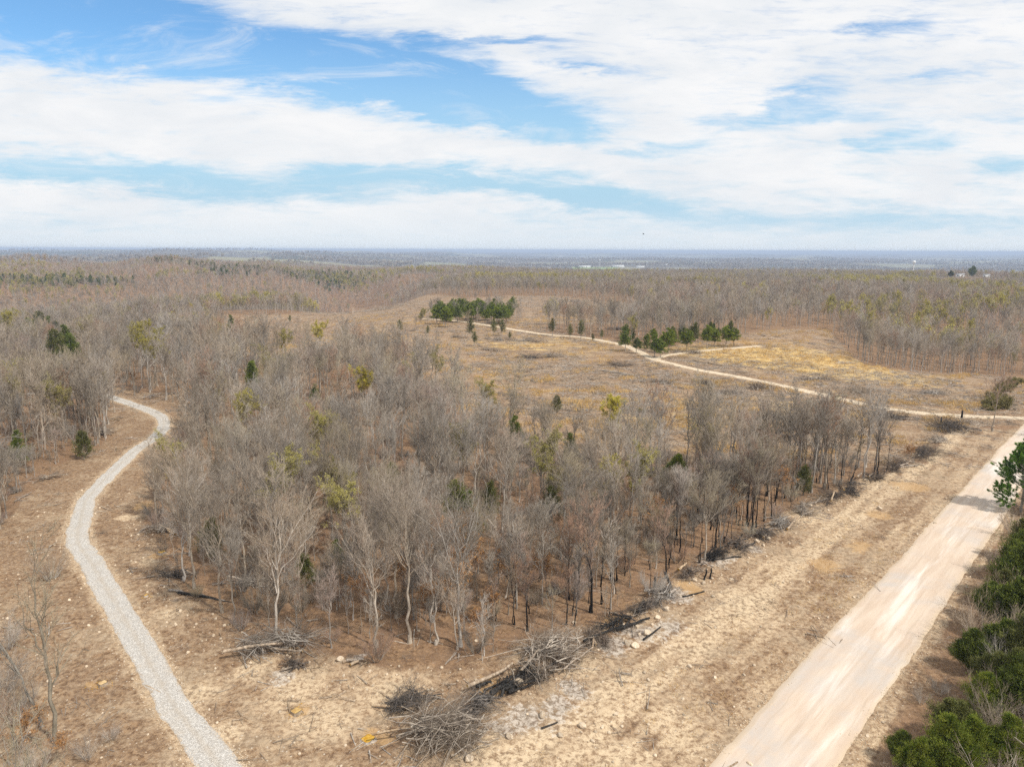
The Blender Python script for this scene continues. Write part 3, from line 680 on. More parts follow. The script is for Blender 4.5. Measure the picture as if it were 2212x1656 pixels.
def conifer(seed, H=7.0, R=1.7, nb=150, per=60, L=0.22, Wd=0.07, leaf='cedar', prof=0.8, base=0.08, rise=0.5, ragged=0.35, lobes=((0, 0, 1.0),)):
    rng = np.random.default_rng(seed); g1, g2 = Geo(), Geo()
    tr = Br(np.array([[0, 0, -0.2]]), np.array([[0, 0, 1.0]]), np.array([H]), np.array([0.05 + H * 0.012]), np.array([[rng.normal(0, .03), rng.normal(0, .03), 0]]))
    tubes(g1, tr, 6, 6, 0.9, 0, 0.01, rng, 0.05)
    f = base + (1 - base) * (np.arange(nb) + rng.random(nb)) / nb; f = f ** 0.85
    a = rng.random(nb) * 2 * np.pi
    rr = R * np.minimum(1.0, ((1 - f) * 1.25 + 0.04)) ** prof * rng.uniform(1 - ragged, 1 + ragged * 0.6, nb) * (0.55 + 0.45 * sst(0, 0.2, f))
    lob = 1 + 0.25 * np.sin(a * 3 + seed) * (1 - f); rr = rr * lob
    D = np.stack([np.cos(a), np.sin(a), np.full(nb, rise) + rng.normal(0, 0.2, nb)], -1)
    li = rng.integers(0, len(lobes), nb); lb = np.array(lobes)[li]
    P = np.stack([lb[:, 0] * sst(0, .5, f), lb[:, 1] * sst(0, .5, f), f * H * 0.97 * lb[:, 2]], -1); rr = rr * (0.6 + 0.4 * lb[:, 2])
    B = Br(P, D, rr, np.full(nb, 0.02), np.stack([0 * a, 0 * a, rng.normal(0.1, 0.15, nb)], -1))
    tubes(g1, B, 2, 3, 0.8, 0, 0.006)
    i = np.repeat(np.arange(nb), per); t_ = rng.random(nb * per) ** 0.6 * 0.8 + 0.22
    p = B.pos(i, t_) + rng.normal(0, 1, (nb * per, 3)) * (0.09 + 0.10 * (1 - t_) + 0.05 * rr[i])[:, None]
    d = nrmz(B.tan(i, t_) + rng.normal(0, 0.55, (nb * per, 3)) + [0, 0, 0.25])
    k = len(p); leaves(g2, p, d, rng.uniform(0.6, 1.3, k) * L, rng.uniform(0.6, 1.3, k) * Wd, rng)
    return g1.mesh('trunk', [M['bark']], True), g2.mesh('crown', [M[leaf]]), H
def pine(seed, H=9.0, R=3.0):
    rng = np.random.default_rng(seed); g1, g2 = Geo(), Geo()
    tr = Br(np.array([[0, 0, -0.2]]), np.array([[0, 0, 1.0]]), np.array([H]), np.array([0.16]), np.array([[0.02, 0.03, 0]])); tubes(g1, tr, 6, 7, 0.85, 0, 0.02)
    nb = 120; f = 0.06 + 0.94 * (np.arange(nb) + rng.random(nb)) / nb; a = rng.random(nb) * 6.283
    rr = R * np.minimum(1, (1 - f) * 1.5 + 0.08) ** 0.7 * rng.uniform(0.7, 1.15, nb)
    B = Br(np.stack([0 * a, 0 * a, f * H * 0.98], -1), np.stack([np.cos(a), np.sin(a), np.full(nb, 0.18) + 0.5 * f], -1), rr, np.full(nb, 0.035), np.tile([[0, 0, 0.18]], (nb, 1)))
    B2 = spawn(rng, B, 7, 0.35, 1.0, 45, 10, 0.35, 0.15, 0.6, 0.1, 0.15, 0.7, 0.25)
    tubes(g1, B, 3, 4, 0.8, 0, 0.01); tubes(g1, B2, 1, 3, 0.8, 0, 0.008)
    for BB, q in ((B, 70), (B2, 100)):
        n = len(BB.L); i = np.repeat(np.arange(n), q); t_ = rng.uniform(0.55, 1.05, n * q)
        p = BB.pos(i, t_) + rng.normal(0, 0.04, (n * q, 3)); d = nrmz(BB.tan(i, t_) * 0.8 + rng.normal(0, 0.6, (n * q, 3)) + [0, 0, 0.25])
        leaves(g2, p, d, rng.uniform(0.14, 0.26, n * q), np.full(n * q, 0.048), rng)
    return g1.mesh('trunk', [M['bark']], True), g2.mesh('crown', [M['pine']]), H
def bush(seed, H=2.6, R=1.8, n=5200, leaf='holly', L=0.16):
    rng = np.random.default_rng(seed); g1, g2 = Geo(), Geo(); k = 26
    a = rng.random(k) * 6.283; D = np.stack([np.cos(a), np.sin(a), rng.uniform(0.25, 1.1, k)], -1)
    B = Br(np.zeros((k, 3)), D, rng.uniform(0.6, 1.1, k) * H, np.full(k, 0.025), np.tile([[0, 0, -0.12]], (k, 1)))
    tubes(g1, B, 3, 4, 0.8)
    i = rng.integers(0, k, n); t_ = rng.uniform(0.25, 1.0, n); p = B.pos(i, t_) + rng.normal(0, 0.24, (n, 3)); p[:, 2] = np.abs(p[:, 2])
    leaves(g2, p, nrmz(rng.normal(size=(n, 3)) + [0, 0, .4]), rng.uniform(.6, 1.3, n) * L, rng.uniform(.4, .9, n) * L, rng)
    return g1.mesh('stem', [M['bark']], True), g2.mesh('foliage', [M[leaf]]), H
def sapling(seed, H=6.0, bark='bark', tw='twig', n1=9, r=0.045, tips=None, tipn=0, crown=1.1, fork=0.35, char=False):
    return bare_tree(seed, H, crown, fork, n1, 4, 4, 2, r, 40, 0.03 * (seed % 3 - 1), 0.010, 'char' if char else bark, tw, tips, tipn, 0.15)
def brushy(seed, H=3.0, bark='pale', tw='paletwig'):
    """many-stemmed leafless shrub"""
    rng = np.random.default_rng(seed); g1, g2 = Geo(), Geo(); k = 22; a = rng.random(k) * 6.283
    B = Br(np.stack([np.cos(a) * .25, np.sin(a) * .25, 0 * a - .1], -1), np.stack([np.cos(a) * .55, np.sin(a) * .55, rng.uniform(.7, 1.3, k)], -1), rng.uniform(.7, 1.1, k) * H, np.full(k, .028), np.stack([0 * a, 0 * a, rng.normal(0.02, .08, k)], -1))
    tubes(g1, B, 4, 4, .8, 0, .006, rng, .08)
    B2 = spawn(rng, B, 9, .2, 1, 34, 10, .42, .12, .6, .1, .1, .75, .3); B3 = spawn(rng, B2, 6, .15, 1, 34, 12, .55, .1, .6, .1, .1, .75, .2)
    for b_, w in ((B2, .010), (B3, .0065)): spikes(g2, b_.P, b_.pos(np.arange(len(b_.L)), np.ones(len(b_.L))), np.full(len(b_.L), w))
    return g1.mesh('stem', [M[bark]], True), g2.mesh('crown', [M[tw]]), H

PROTO = {}
PROTO['bare'] = [bare_tree(100 + k, 12 + (k % 3) * 0.8, [3.5, 4.0, 3.0, 4.3, 3.6, 2.9, 4.0, 3.3][k], [0.40, 0.46, 0.5, 0.36, 0.44, 0.54, 0.42, 0.4][k], [11, 10, 10, 12, 11, 9, 11, 10][k], n2=8, n3=7, up=0.38, spread=[38, 42, 32, 44, 36, 30, 40, 34][k], r=[.13, .15, .11, .17, .14, .10, .16, .12][k]) for k in range(8)]
PROTO['pale'] = [bare_tree(140 + k, 12.5, 3.6, 0.36, 10, 8, 7, 4, 0.15, 38, bark='pale', tw='paletwig', up=0.38) for k in range(3)]
M['moss'] = wood_mat('mossy grey bark', (0.17, 0.15, 0.12), (0.31, 0.28, 0.23), 2.5, 0.1)
PROTO['lone'] = [bare_tree(150, 13.5, 3.2, 0.3, 8, 6, 5, 3, 0.17, 26, up=0.5, bark='moss', wob=0.06), bare_tree(151, 12, 2.6, 0.35, 7, 5, 4, 3, 0.12, 28, up=0.4, bark='moss', wob=0.06)]
PROTO['pink'] = [bare_tree(160 + k, 11, 3.2, 0.4, 12, 7, 6, 4, 0.12, 38, tw='pinktwig') for k in range(2)]
PROTO['charred'] = [bare_tree(180 + k, 11.5, 3.0, [0.42, 0.4, 0.5][k], 11, 7, 6, 4, [0.17, 0.14, 0.11][k], 38, bark='char', tw='pinktwig' if k == 0 else 'twig', up=0.35, wob=0.05) for k in range(3)]
PROTO['bud'] = [bare_tree(200 + k, 11, 3.4, 0.4, 11, 7, 6, 4, 0.13, 42, tips='olive' if k else 'bud', tipn=5, tipsize=0.115) for k in range(3)]
PROTO['yellow'] = [bare_tree(220 + k, 9, 2.3, 0.35, 12, 7, 6, 4, 0.10, 34, tips='yellow', tipn=6, tipsize=0.11) for k in range(2)]
PROTO['sapling'] = [sapling(240 + k, 5.5 + k * 0.6, ['bark', 'pale', 'bark', 'pale', 'bark'][k], ['twig', 'paletwig', 'pinktwig', 'paletwig', 'twig'][k]) for k in range(5)]
PROTO['charsap'] = [sapling(260 + k, 6.5, n1=5, char=True, crown=0.8, fork=0.55) for k in range(3)]
PROTO['rust'] = [sapling(280 + k, 5.0, tw='pinktwig', n1=12, tips='rust', tipn=3 + k, crown=2.0) for k in range(2)]
PROTO['cedar'] = [conifer(300 + k, 7.0, [1.9, 2.3, 1.5][k], 150, 60, 0.26, 0.08, leaf=['cedar', 'cedar2', 'cedar'][k], prof=0.65, ragged=0.5, lobes=(((0, 0, 1), (.5, .3, .8), (-.5, .3, .7)), ((0, 0, 1), (.7, -.3, .8), (-.4, .6, .85)), ((0, 0, 1),))[k]) for k in range(3)]
LOB = (((0, 0, 1.0), (.9, .5, .78), (-.8, .7, .7), (.2, -.9, .62)), ((0, 0, 1.0), (1.0, -.3, .8), (-.7, -.8, .66)), ((0, 0, .9), (.8, .8, 1.0), (-1.0, .2, .75), (.5, -1.0, .6)))
PROTO['ragged'] = [conifer(310 + k, 7.0, [1.5, 1.8][k], 75, 42, 0.26, 0.09, leaf='cedar2', prof=0.5, base=0.25, ragged=0.7, lobes=((0, 0, 1), (.5, .3, .8))) for k in range(2)]
PROTO['near_cedar'] = [conifer(320 + k, 5.0, 1.75, 330, 150, 0.27, 0.05, leaf=['bright', 'cedar', 'cedar2'][k], prof=0.8, rise=0.95, ragged=0.8, lobes=LOB[k]) for k in range(3)]
PROTO['pine'] = [pine(340)]
PROTO['bush'] = [bush(350 + k, 2.6, 1.8, 9000, L=0.26) for k in range(2)]
PROTO['shrub'] = [brushy(360 + k) for k in range(3)]
PROTO['grove'] = [conifer(370 + k, 10.0, [2.2, 2.7][k], 110, 40, 0.45, 0.18, leaf=['bright', 'cedar'][k], base=0.3, prof=0.5, rise=0.35, ragged=.55, lobes=((0, 0, 1), (.9, .4, .8), (-.8, .5, .86))) for k in range(2)]

TREES = {}            # (kind, variant) -> source trunk/crown meshes are shared by every copy
def thing_tree(name, kind, k, p, h, rz, label, cat, group, tilt=(0, 0), parts=('trunk', 'crown')):
    a, c, H = PROTO[kind][k % len(PROTO[kind])]
    r = bpy.data.objects.new(name, None); COL.objects.link(r)
    s = h / H
    r.location = (p[0], p[1], hz1(p)); r.rotation_euler = (tilt[0], tilt[1], rz); r.scale = (s * 1.25, s * 1.25, s * 0.9) if kind == 'grove' else (s, s, s)
    r.empty_display_size = 0.5
    tag(r, label, cat, group)
    for pn, me in ((parts[0], a), (parts[1], c)):
        o = bpy.data.objects.new(pn, me); COL.objects.link(o); o.parent = r
    return r

# ------------------------------------------------------------------ scattering (for what nobody could count)
def scatter(name, pts, rz, sc, idx, protos, label, cat, kind='stuff', tilt=None):
    me = bpy.data.meshes.new(name); n = len(pts)
    me.vertices.add(n); me.vertices.foreach_set('co', np.asarray(pts, np.float32).ravel())
    for an, arr, ty in (('turn', rz, 'FLOAT'), ('size', sc, 'FLOAT'), ('pick', idx, 'INT')):
        at = me.attributes.new(an, ty, 'POINT'); at.data.foreach_set('value', np.asarray(arr, np.float32 if ty == 'FLOAT' else np.int32))
    ng = bpy.data.node_groups.new(name, 'GeometryNodeTree')
    ng.interface.new_socket('Geometry', in_out='INPUT', socket_type='NodeSocketGeometry')
    ng.interface.new_socket('Geometry', in_out='OUTPUT', socket_type='NodeSocketGeometry')
    N, Lk = ng.nodes, ng.links
    gi, go = N.new('NodeGroupInput'), N.new('NodeGroupOutput')
    iop = N.new('GeometryNodeInstanceOnPoints'); jn = N.new('GeometryNodeJoinGeometry')
    for q, pm in enumerate(protos):
        po = bpy.data.objects.new(name + '_source', pm)        # never linked to the scene: only its mesh is used
        oi = N.new('GeometryNodeObjectInfo'); oi.inputs['Object'].default_value = po; oi.inputs['As Instance'].default_value = False
        g2i = N.new('GeometryNodeGeometryToInstance'); Lk.new(oi.outputs['Geometry'], g2i.inputs[0])
        KEEP.append((g2i, q))
    for g2i, q in sorted(KEEP, key=lambda z: -z[1]):            # the join node stacks its links last-first
        Lk.new(g2i.outputs[0], jn.inputs[0])
    KEEP.clear()
    def attr(nm, ty):
        a = N.new('GeometryNodeInputNamedAttribute'); a.data_type = ty; a.inputs['Name'].default_value = nm; return a.outputs['Attribute']
    cx = N.new('ShaderNodeCombineXYZ'); Lk.new(attr('turn', 'FLOAT'), cx.inputs[2])
    Lk.new(gi.outputs[0], iop.inputs['Points']); Lk.new(jn.outputs[0], iop.inputs['Instance'])
    iop.inputs['Pick Instance'].default_value = True
    Lk.new(attr('pick', 'INT'), iop.inputs['Instance Index'])
    e2r = N.new('FunctionNodeEulerToRotation'); Lk.new(cx.outputs[0], e2r.inputs[0]); Lk.new(e2r.outputs[0], iop.inputs['Rotation'])
    Lk.new(attr('size', 'FLOAT'), iop.inputs['Scale'])
    Lk.new(iop.outputs[0], go.inputs[0])
    o = link(name, me); md = o.modifiers.new('scatter', 'NODES'); md.node_group = ng
    return tag(o, label, cat, kind=kind)
KEEP = []

# ------------------------------------------------------------------ where trees stand
rng = np.random.default_rng(7)
def open_ground(x, y, margin=1.0):
    d = np.minimum.reduce(road_sink(x, y))
    return inside(x, y, CLEARING) | inside(x, y, STRIP) | (d < 1.5 + margin)
def polar_points(r0, r1, sp, amax, seed):
    """jittered, roughly even cover of a sector"""
    g = np.random.default_rng(seed); out = []
    r = r0
    while r < r1:
        s = sp(r); n = max(1, int(2 * math.radians(amax) * r / s))
        a = -amax + 2 * amax * (np.arange(n) + g.random(n)) / n
        rr = r + s * (g.random(n) - 0.5) * 1.5
        out.append(np.stack([rr * np.sin(np.radians(a)), rr * np.cos(np.radians(a))], -1)); r += s
    return np.concatenate(out)

# landmark trees that the photograph shows apart: kind, variant, foot (or top) in the photograph, height, label
def foot(X, Y): return ground_hit(X, Y)
def top(X, Y, h): return ground_hit(X, Y, h)
SHOWN = []   # noted trees whose crowns the photograph shows clear of their neighbours
PLACED = []            # positions already taken
LAND = []              # (phrase, position) for describing the neighbours
def plant(name, kind, k, p, h, label, cat='tree', group=None, tilt=(0, 0), rz=None, land=None, parts=('trunk', 'crown')):
    PLACED.append((p[0], p[1]))
    if kind in ('yellow', 'bud', 'cedar', 'near_cedar', 'grove') and np.hypot(*p) < 330: SHOWN.append((p[0], p[1], h * (0.30 if np.hypot(*p) > 140 else 0.5)))
    if land: LAND.append((land, np.asarray(p)))
    return thing_tree(name, kind, k, p, h, rng.random() * 6.28 if rz is None else rz, label, cat, group, tilt, parts)

FRONT = 'bare trees along the front of the woods'
plant('charred_tree', 'charred', 0, foot(1276, 1322), 10.5, 'tall tree with thick fire-blackened trunk and reddish crown, above the grey brush pile', group=FRONT, land='the thick blackened tree')
plant('charred_tree', 'charred', 1, foot(1321, 1251), 10, 'blackened tree standing just behind the thickest charred trunk', group=FRONT, land='the second blackened tree')
plant('charred_tree', 'charred', 2, foot(1250, 1258), 9.5, 'slim blackened tree left of and behind the thickest charred trunk', group=FRONT)
plant('charred_tree', 'charred', 1, foot(1623, 1148), 10.5, 'black-trunked tree in the close clump at the ash-strewn edge of the woods', group=FRONT, land='the clump of black trunks')
plant('charred_tree', 'charred', 2, foot(1633, 1140), 10, 'slim black-trunked tree, right-hand stem of the tight blackened clump', group=FRONT)
plant('charred_tree', 'charred', 0, foot(1613, 1135), 10, 'black-trunked tree at the back of the tight blackened clump', group=FRONT)
plant('charred_tree', 'charred', 2, foot(1468, 1195), 9.5, 'straight scorched tree left of the two black snags', group=FRONT, land='the straight scorched tree')
plant('charred_tree', 'charred', 1, foot(1895, 1030), 9.5, 'scorched tree near the far corner of the woods above the root-ball heap', group=FRONT, land='the scorched corner tree')
plant('charred_tree', 'charred', 2, foot(1815, 1052), 9, 'scorched tree between the corner tree and the black-trunk clump', group=FRONT)
plant('charred_tree', 'charred', 1, foot(1545, 1185), 9, 'scorched grey-crowned tree behind the white ash of the verge', group=FRONT)
plant('white_limbed_tree', 'pale', 0, foot(836, 1318), 9.5, 'bare tree with white forking limbs in the middle of the woods front', group=FRONT, land='the white-limbed tree')
plant('forked_tree', 'pale', 1, foot(1092, 1290), 7.5, 'crooked pale tree forking low into wide bare limbs', group=FRONT, tilt=(0, 0.25), rz=0.3, land='the crooked forked tree')
plant('bare_tree', 'pink', 0, foot(716, 1400), 6.5, 'small fan-shaped bare tree standing forward right of the left brush pile', group=FRONT, land='the small fan-shaped tree')
plant('bare_tree', 'pale', 2, foot(645, 1312), 9, 'pale-limbed spreading tree behind the left brush pile', group=FRONT, land='the pale spreading tree')
plant('bare_tree', 'bare', 0, foot(480, 1322), 12, 'tall grey-trunked tree beside the lying poles at the left front', group=FRONT, land='the tall grey left tree')
plant('bare_tree', 'bare', 3, foot(597, 1265), 11.5, 'stout grey tree with thick straight trunk behind the lying poles', group=FRONT, land='the stout grey tree')
plant('bare_tree', 'bare', 6, foot(420, 1270), 11, 'grey tree at the left corner of the woods by the torn-up branches', group=FRONT, land='the left corner tree')
plant('bare_tree', 'bare', 1, foot(352, 1105), 7.5, 'grey tree standing at the inner bend of the gravel track', group=FRONT, tilt=(0, 0.0), land='the tree at the track bend')
plant('bare_tree', 'pale', 0, top(946, 895, 13), 13, 'pale-limbed tree with broad crown right of centre in the woods', land='the broad pale tree', group='pale-limbed trees in the woods')
plant('bare_tree', 'pale', 1, top(1085, 950, 12), 12, 'white-limbed tree in front of the dark upright cedar', land='the white-limbed tree by the dark cedar', group='pale-limbed trees in the woods')
plant('bare_tree', 'pale', 2, top(1330, 985, 11), 11, 'pale tree with upswept limbs below the bright yellow tree', land='the pale upswept tree', group='pale-limbed trees in the woods')
plant('bare_tree', 'pale', 0, top(930, 1085, 12), 11, 'pale-limbed tree right of and behind the white-forked front tree', group='pale-limbed trees in the woods')
plant('bare_tree', 'bare', 1, top(1215, 1000, 11.5), 11.5, 'broom-crowned grey tree behind the thick blackened tree', land='the broom-crowned tree')
plant('dead_white_tree', 'pale', 1, foot(1893, 789), 11, 'bleached white tree at the far woodland edge across the clearing', land='the bleached white tree')
plant('budding_tree', 'bud', 0, foot(324, 847), 14.5, 'large spreading tree with olive-yellow crown at the far end of the gravel track', group='budding trees', land='the large olive-crowned tree')
plant('leaning_tree', 'pale', 2, foot(178, 978), 8, 'thin pale tree leaning left out of the woods beside the track', tilt=(0, -0.45), rz=0.4, land='the leaning pale tree')
plant('bare_tree', 'bare', 2, foot(205, 957), 11, 'straight grey tree at the edge of the left woods by the brush heap', land='the straight left-woods tree')
plant('bare_tree', 'lone', 0, foot(124, 1605), 13.5, 'mossy grey-trunked tree alone on the slope left of the gravel track', land='the lone mossy tree')
plant('bare_tree', 'lone', 1, foot(90, 1565), 11, 'dark-stemmed tree leaning left behind the lone mossy tree', tilt=(0, -0.22), rz=0.0)
plant('bare_tree', 'pink', 1, foot(20, 1650), 5, 'low pale many-twigged young tree at the bottom left corner')
BUD = 'budding trees'
for k, (kind, v, X, Y, h, lab, ld) in enumerate((
        ('yellow', 0, 782, 803, 9, 'bright yellow-green tree in the middle of the woods', 'the yellow-green tree'),
        ('yellow', 1, 1328, 868, 9, 'bright yellow tree at the back of the woods beside the clearing', 'the bright yellow tree'),
        ('yellow', 1, 22, 680, 13, 'large yellow-budding tree beside the dark cedar stand at the left', 'the large yellow tree by the cedars'),
        ('yellow', 0, 690, 703, 10, 'yellow-budding tree at the far back of the woods near the clearing', 'the far yellow-budding tree'),
        ('bud', 0, 530, 868, 9, 'olive-yellow tree right of the leaning cedar', 'the olive tree by the leaning cedar'),
        ('bud', 1, 1165, 962, 10, 'spreading yellowish tree between the dark cedar and the black cedar', 'the spreading yellowish tree'),
        ('bud', 2, 588, 1000, 11, 'olive-crowned tree inside the woods right of the track bend', 'the olive-crowned tree'),
        ('bud', 1, 700, 905, 10, 'olive-tinted tree in front of the yellow-green tree', 'the olive-tinted tree'),
        ('bud', 2, 908, 672, 9, 'yellow-green tree at the left end of the cedar grove', 'the grove-end yellow tree'),
        ('bud', 0, 615, 725, 9, 'yellowish tree behind the woods, left of the far yellow-budding tree', None),
        ('bud', 0, 395, 690, 9, 'yellow-tinted tree beyond the large olive-crowned tree', None),
        ('bud', 2, 1055, 830, 9, 'olive tree at the back edge of the woods facing the clearing', None),
        ('bud', 1, 1365, 690, 9, 'pale green tree among the cedars by the clearing path', None),
        ('bud', 1, 940, 770, 9, 'olive tree at the back corner of the woods', None),
        ('bud', 2, 740, 1050, 9, 'olive-twigged tree deep inside the woods left of centre', None),
        ('bud', 1, 130, 840, 10, 'olive-tinted tree in the woods left of the track', None))):
    plant('yellow_tree' if kind == 'yellow' else 'budding_tree', kind, v, top(X, Y, h), h, lab, group=BUD, land=ld)
CED = 'cedars in and around the woods'
for (v, X, Y, h, lab, ld, til) in (
        (2, 540, 778, 8.5, 'narrow leaning cedar rising above the bare woods', 'the leaning cedar', (0, 0.16)),
        (0, 1112, 900, 7.5, 'dark upright cedar right of centre in the woods', 'the dark upright cedar', (0, 0)),
        (0, 1232, 936, 6.5, 'blackish cedar among bare trees right of the spreading yellowish tree', 'the blackish cedar', (0, 0)),
        (1, 1203, 853, 4, 'little pointed cedar near the clearing edge', 'the little pointed cedar', (0, 0)),
        (1, 985, 1040, 7.5, 'bright green cedar in the heart of the woods front', 'the bright green cedar', (0, 0)),
        (0, 1010, 1062, 6.5, 'green cedar touching the bright green one on its right', None, (0, 0)),
        (1, 1190, 1052, 5.5, 'brownish cedar half hidden behind the thick blackened tree', None, (0, 0)),
        (1, 1060, 1040, 5, 'small brownish cedar right of the bright green cedars', None, (0, 0)),
        (0, 725, 1165, 3.5, 'small dark cedar deep in the left part of the woods', None, (0, 0)),
        (1, 655, 1195, 4, 'small olive cedar behind the pale spreading tree', None, (0, 0)),
        (1, 455, 1120, 5, 'olive cedar in the woods right of the gravel track', None, (0, 0)),
        (0, 35, 930, 6, 'green cedar among the left woods beside the track', 'the left-woods cedar', (0, 0)),
        (1, 175, 930, 5, 'olive cedar behind the straight left-woods tree', None, (0, 0)),
        (1, 845, 1000, 5, 'dull green cedar among bare trees left of centre', None, (0, 0)),
        (0, 680, 830, 5, 'dark cedar between the leaning cedar and the yellow-green tree', None, (0, 0)),
        (0, 497, 680, 9, 'ragged dark cedar standing tall beyond the woods', 'the ragged far cedar', (0, 0)),
        (1, 516, 704, 8, 'olive cedar touching the ragged dark cedar on its right', None, (0, 0)),
        (0, 462, 718, 6, 'low dark cedar left of the ragged tall cedar', None, (0, 0)),
        (1, 450, 728, 5, 'lowest olive cedar left of the ragged tall cedar', None, (0, 0)),
        (0, 292, 715, 6, 'dark cedar tip showing behind the large olive-crowned tree', None, (0, 0)),
        (0, 150, 661, 9, 'narrow dark cedar standing alone above the left cedar stand', 'the lone narrow cedar', (0, 0)),
        (0, 97, 677, 7, 'rounded cedar just behind the left cedar stand', None, (0, 0)),
        (1, 28, 664, 8, 'dull cedar behind the large yellow tree at the left', None, (0, 0)),
        (1, 1740, 1005, 4.5, 'olive cedar at the roadside end of the woods', None, (0, 0))):
    plant('cedar', 'cedar', v, top(X, Y, h), h, lab, group=CED, land=ld, tilt=til)
plant('young_pine', 'near_cedar', 0, top(1465, 985, 5.5), 5.5, 'bright green young pine top among bare trees near the road end', group=CED, land='the bright young pine')
STAND = 'cedars of the left stand'
for k, (X, Y, h) in enumerate(((62, 706, 9), (85, 690, 9), (105, 702, 9), (120, 712, 8.5), (75, 722, 8), (98, 726, 8), (140, 728, 8), (118, 738, 7.5), (152, 748, 7.5), (135, 752, 7))):
    plant('cedar', 'cedar', k % 2, top(X, Y, h), h * 1.5, ['leftmost cedar of the left stand, next to the yellow tree', 'highest cedar top of the left stand', 'second highest cedar top of the left stand', 'broad cedar on the back right of the left stand', 'left front cedar of the left stand', 'middle front cedar of the left stand', 'right-hand cedar of the left stand above the lowest two', 'cedar in the middle of the left stand', 'rightmost cedar of the left stand by the grey crowns', 'lowest front cedar of the left stand'][k], group=STAND, land='the left cedar stand' if k == 5 else None)
for (X, Y, h, lab) in ((1194, 687, 7.5, 'cedar standing apart in the sparse trees left of the path dip'), (1232, 700, 6, 'small cedar beside sparse pale trees above the path'), (1256, 691, 8, 'pair-height cedar among sparse pale trunks above the path'), (1280, 720, 3.5, 'low round cedar beside the clearing path dip'), (1301, 712, 4, 'low cedar where the clearing path comes into view'),
                    (1352, 710, 8, 'dark cedar at the left end of the path-side row'), (1376, 726, 6, 'short dark cedar in the path-side row'), (1416, 720, 8, 'full-skirted cedar in the path-side row'), (1428, 728, 7, 'broad low cedar at the front of the path-side row'), (1446, 701, 10, 'tall pointed cedar of the path-side row'), (1486, 704, 9, 'green cedar right of the tall pointed one'), (1531, 696, 9.5, 'rounded green cedar toward the right of the path-side row'), (1546, 704, 8, 'smaller green cedar beside the rounded one in the row'), (1571, 697, 9, 'green cedar second from the right end of the row'), (1587, 702, 8, 'last cedar at the right end of the path-side row'), (1396, 733, 4, 'dumpy cedar at the foot of the path-side row'),
                    (1018, 686, 8.5, 'slim cedar on open ground below the cedar grove'), (1066, 687, 7.5, 'slim cedar beside the far stretch of path'), (1084, 690, 7, 'right of two slim cedars beside the far path'), (925, 703, 4.5, 'small cedar on open ground left of the slash heaps'), (1024, 716, 5.5, 'cedar in front of the slim cedar below the grove'), (1101, 716, 3.5, 'tiny cedar on open ground below the far path'),
                    (862, 690, 6, 'cedar at the left edge of the clearing'), (626, 680, 5, 'small cedar on the far bare bank')):
    plant('cedar', 'ragged' if not 1340 < X < 1600 else 'grove' if h > 5.5 else 'cedar', (0 if X > 1440 else 1), top(X, Y, h), h, lab, group='cedars around the clearing')
LAND.append(('the path-side cedar row', foot(1450, 745)))
for k in range(16):
    X = rng.uniform(1350, 1590); h = rng.uniform(3.5, 7.5); Y = np.interp(X, [1350, 1430, 1500, 1590], [738, 752, 740, 724]) - rng.uniform(0, 8)
    plant('cedar', 'grove' if k % 3 == 0 else 'cedar', k, foot(X, Y), h, 'low cedar merging into the path-side row of cedars', group='low cedars filling the path-side row')
gv = []
for k in range(34):
    X = 942 + 170 * ((k * 0.618) % 1); Y = 640 + 16 * rng.random() + (6 if X < 970 else 0)
    gv.append((X, top(X, Y, 10)))
gv.sort(key=lambda q: q[0])
for k, (X, p) in enumerate(gv):
    fr = float(np.hypot(*p)) < 500
    plant('pine', 'grove', k % 2, p, 9 + 2 * rng.random(), 'tall green conifer in the %s of the grove on the far clearing' % ('left part' if k < 9 else 'middle' if k < 24 else 'right end'), group='conifers of the grove on the far clearing', land='the far conifer grove' if k == 16 else None)
for k in range(26):
    X = rng.uniform(925, 1125); plant('bare_tree', 'bare', k, foot(X, rng.uniform(676, 694)), rng.uniform(6, 10), 'leafless tree among the conifers of the far clearing grove', group='leafless trees mixed into the far grove')
for k in range(22):
    X = rng.uniform(1310, 1600); plant('bare_tree', 'bare', k, foot(X, np.interp(X, [1310, 1420, 1600], [728, 752, 722]) - rng.uniform(-1, 9)), rng.uniform(6, 9.5), 'leafless tree standing among the path-side cedars', group='leafless trees mixed into the path-side cedars')
# right of the road
RS = 'evergreens along the right side of the road'
def foot_r(X, Y): return foot(X, Y)
plant('pine', 'pine', 0, foot(2205, 1105), 10.0, 'bright green pine beside the gravel road at the right edge', group=RS)
plant('cedar', 'near_cedar', 1, foot(2200, 1300), 6.0, 'dark cedar at the roadside below the bright pine', group=RS)
plant('cedar', 'near_cedar', 2, foot(2165, 1310), 4.2, 'low brownish cedar spilling toward the road', group=RS)
plant('cedar', 'near_cedar', 2, foot(2225, 1215), 5.0, 'brownish cedar directly below the bright pine at the frame edge', group=RS)
plant('cedar', 'near_cedar', 1, foot(2095, 1450), 3.8, 'dark cedar behind the grey twiggy roadside shrub', group=RS)
plant('cedar', 'near_cedar', 1, foot(2165, 1440), 4.2, 'dark cedar right of the grey twiggy roadside shrub', group=RS)
plant('cedar', 'near_cedar', 0, foot(2120, 1560), 4.0, 'olive-green cedar above the big bright roadside cedars', group=RS)
plant('cedar', 'near_cedar', 0, foot(2035, 1680), 4.6, 'big bright green cedar at the bottom right', group=RS)
plant('cedar', 'near_cedar', 0, foot(2090, 1665), 4.0, 'bright green cedar at the bottom right behind the biggest one', group=RS)
plant('cedar', 'near_cedar', 1, foot(1945, 1650), 2.5, 'small cedar nearest the road at the bottom right', group=RS)
plant('cedar', 'near_cedar', 0, foot(1980, 1690), 3.2, 'bright cedar between the small roadside one and the biggest', group=RS)
EXTRA_L = ()
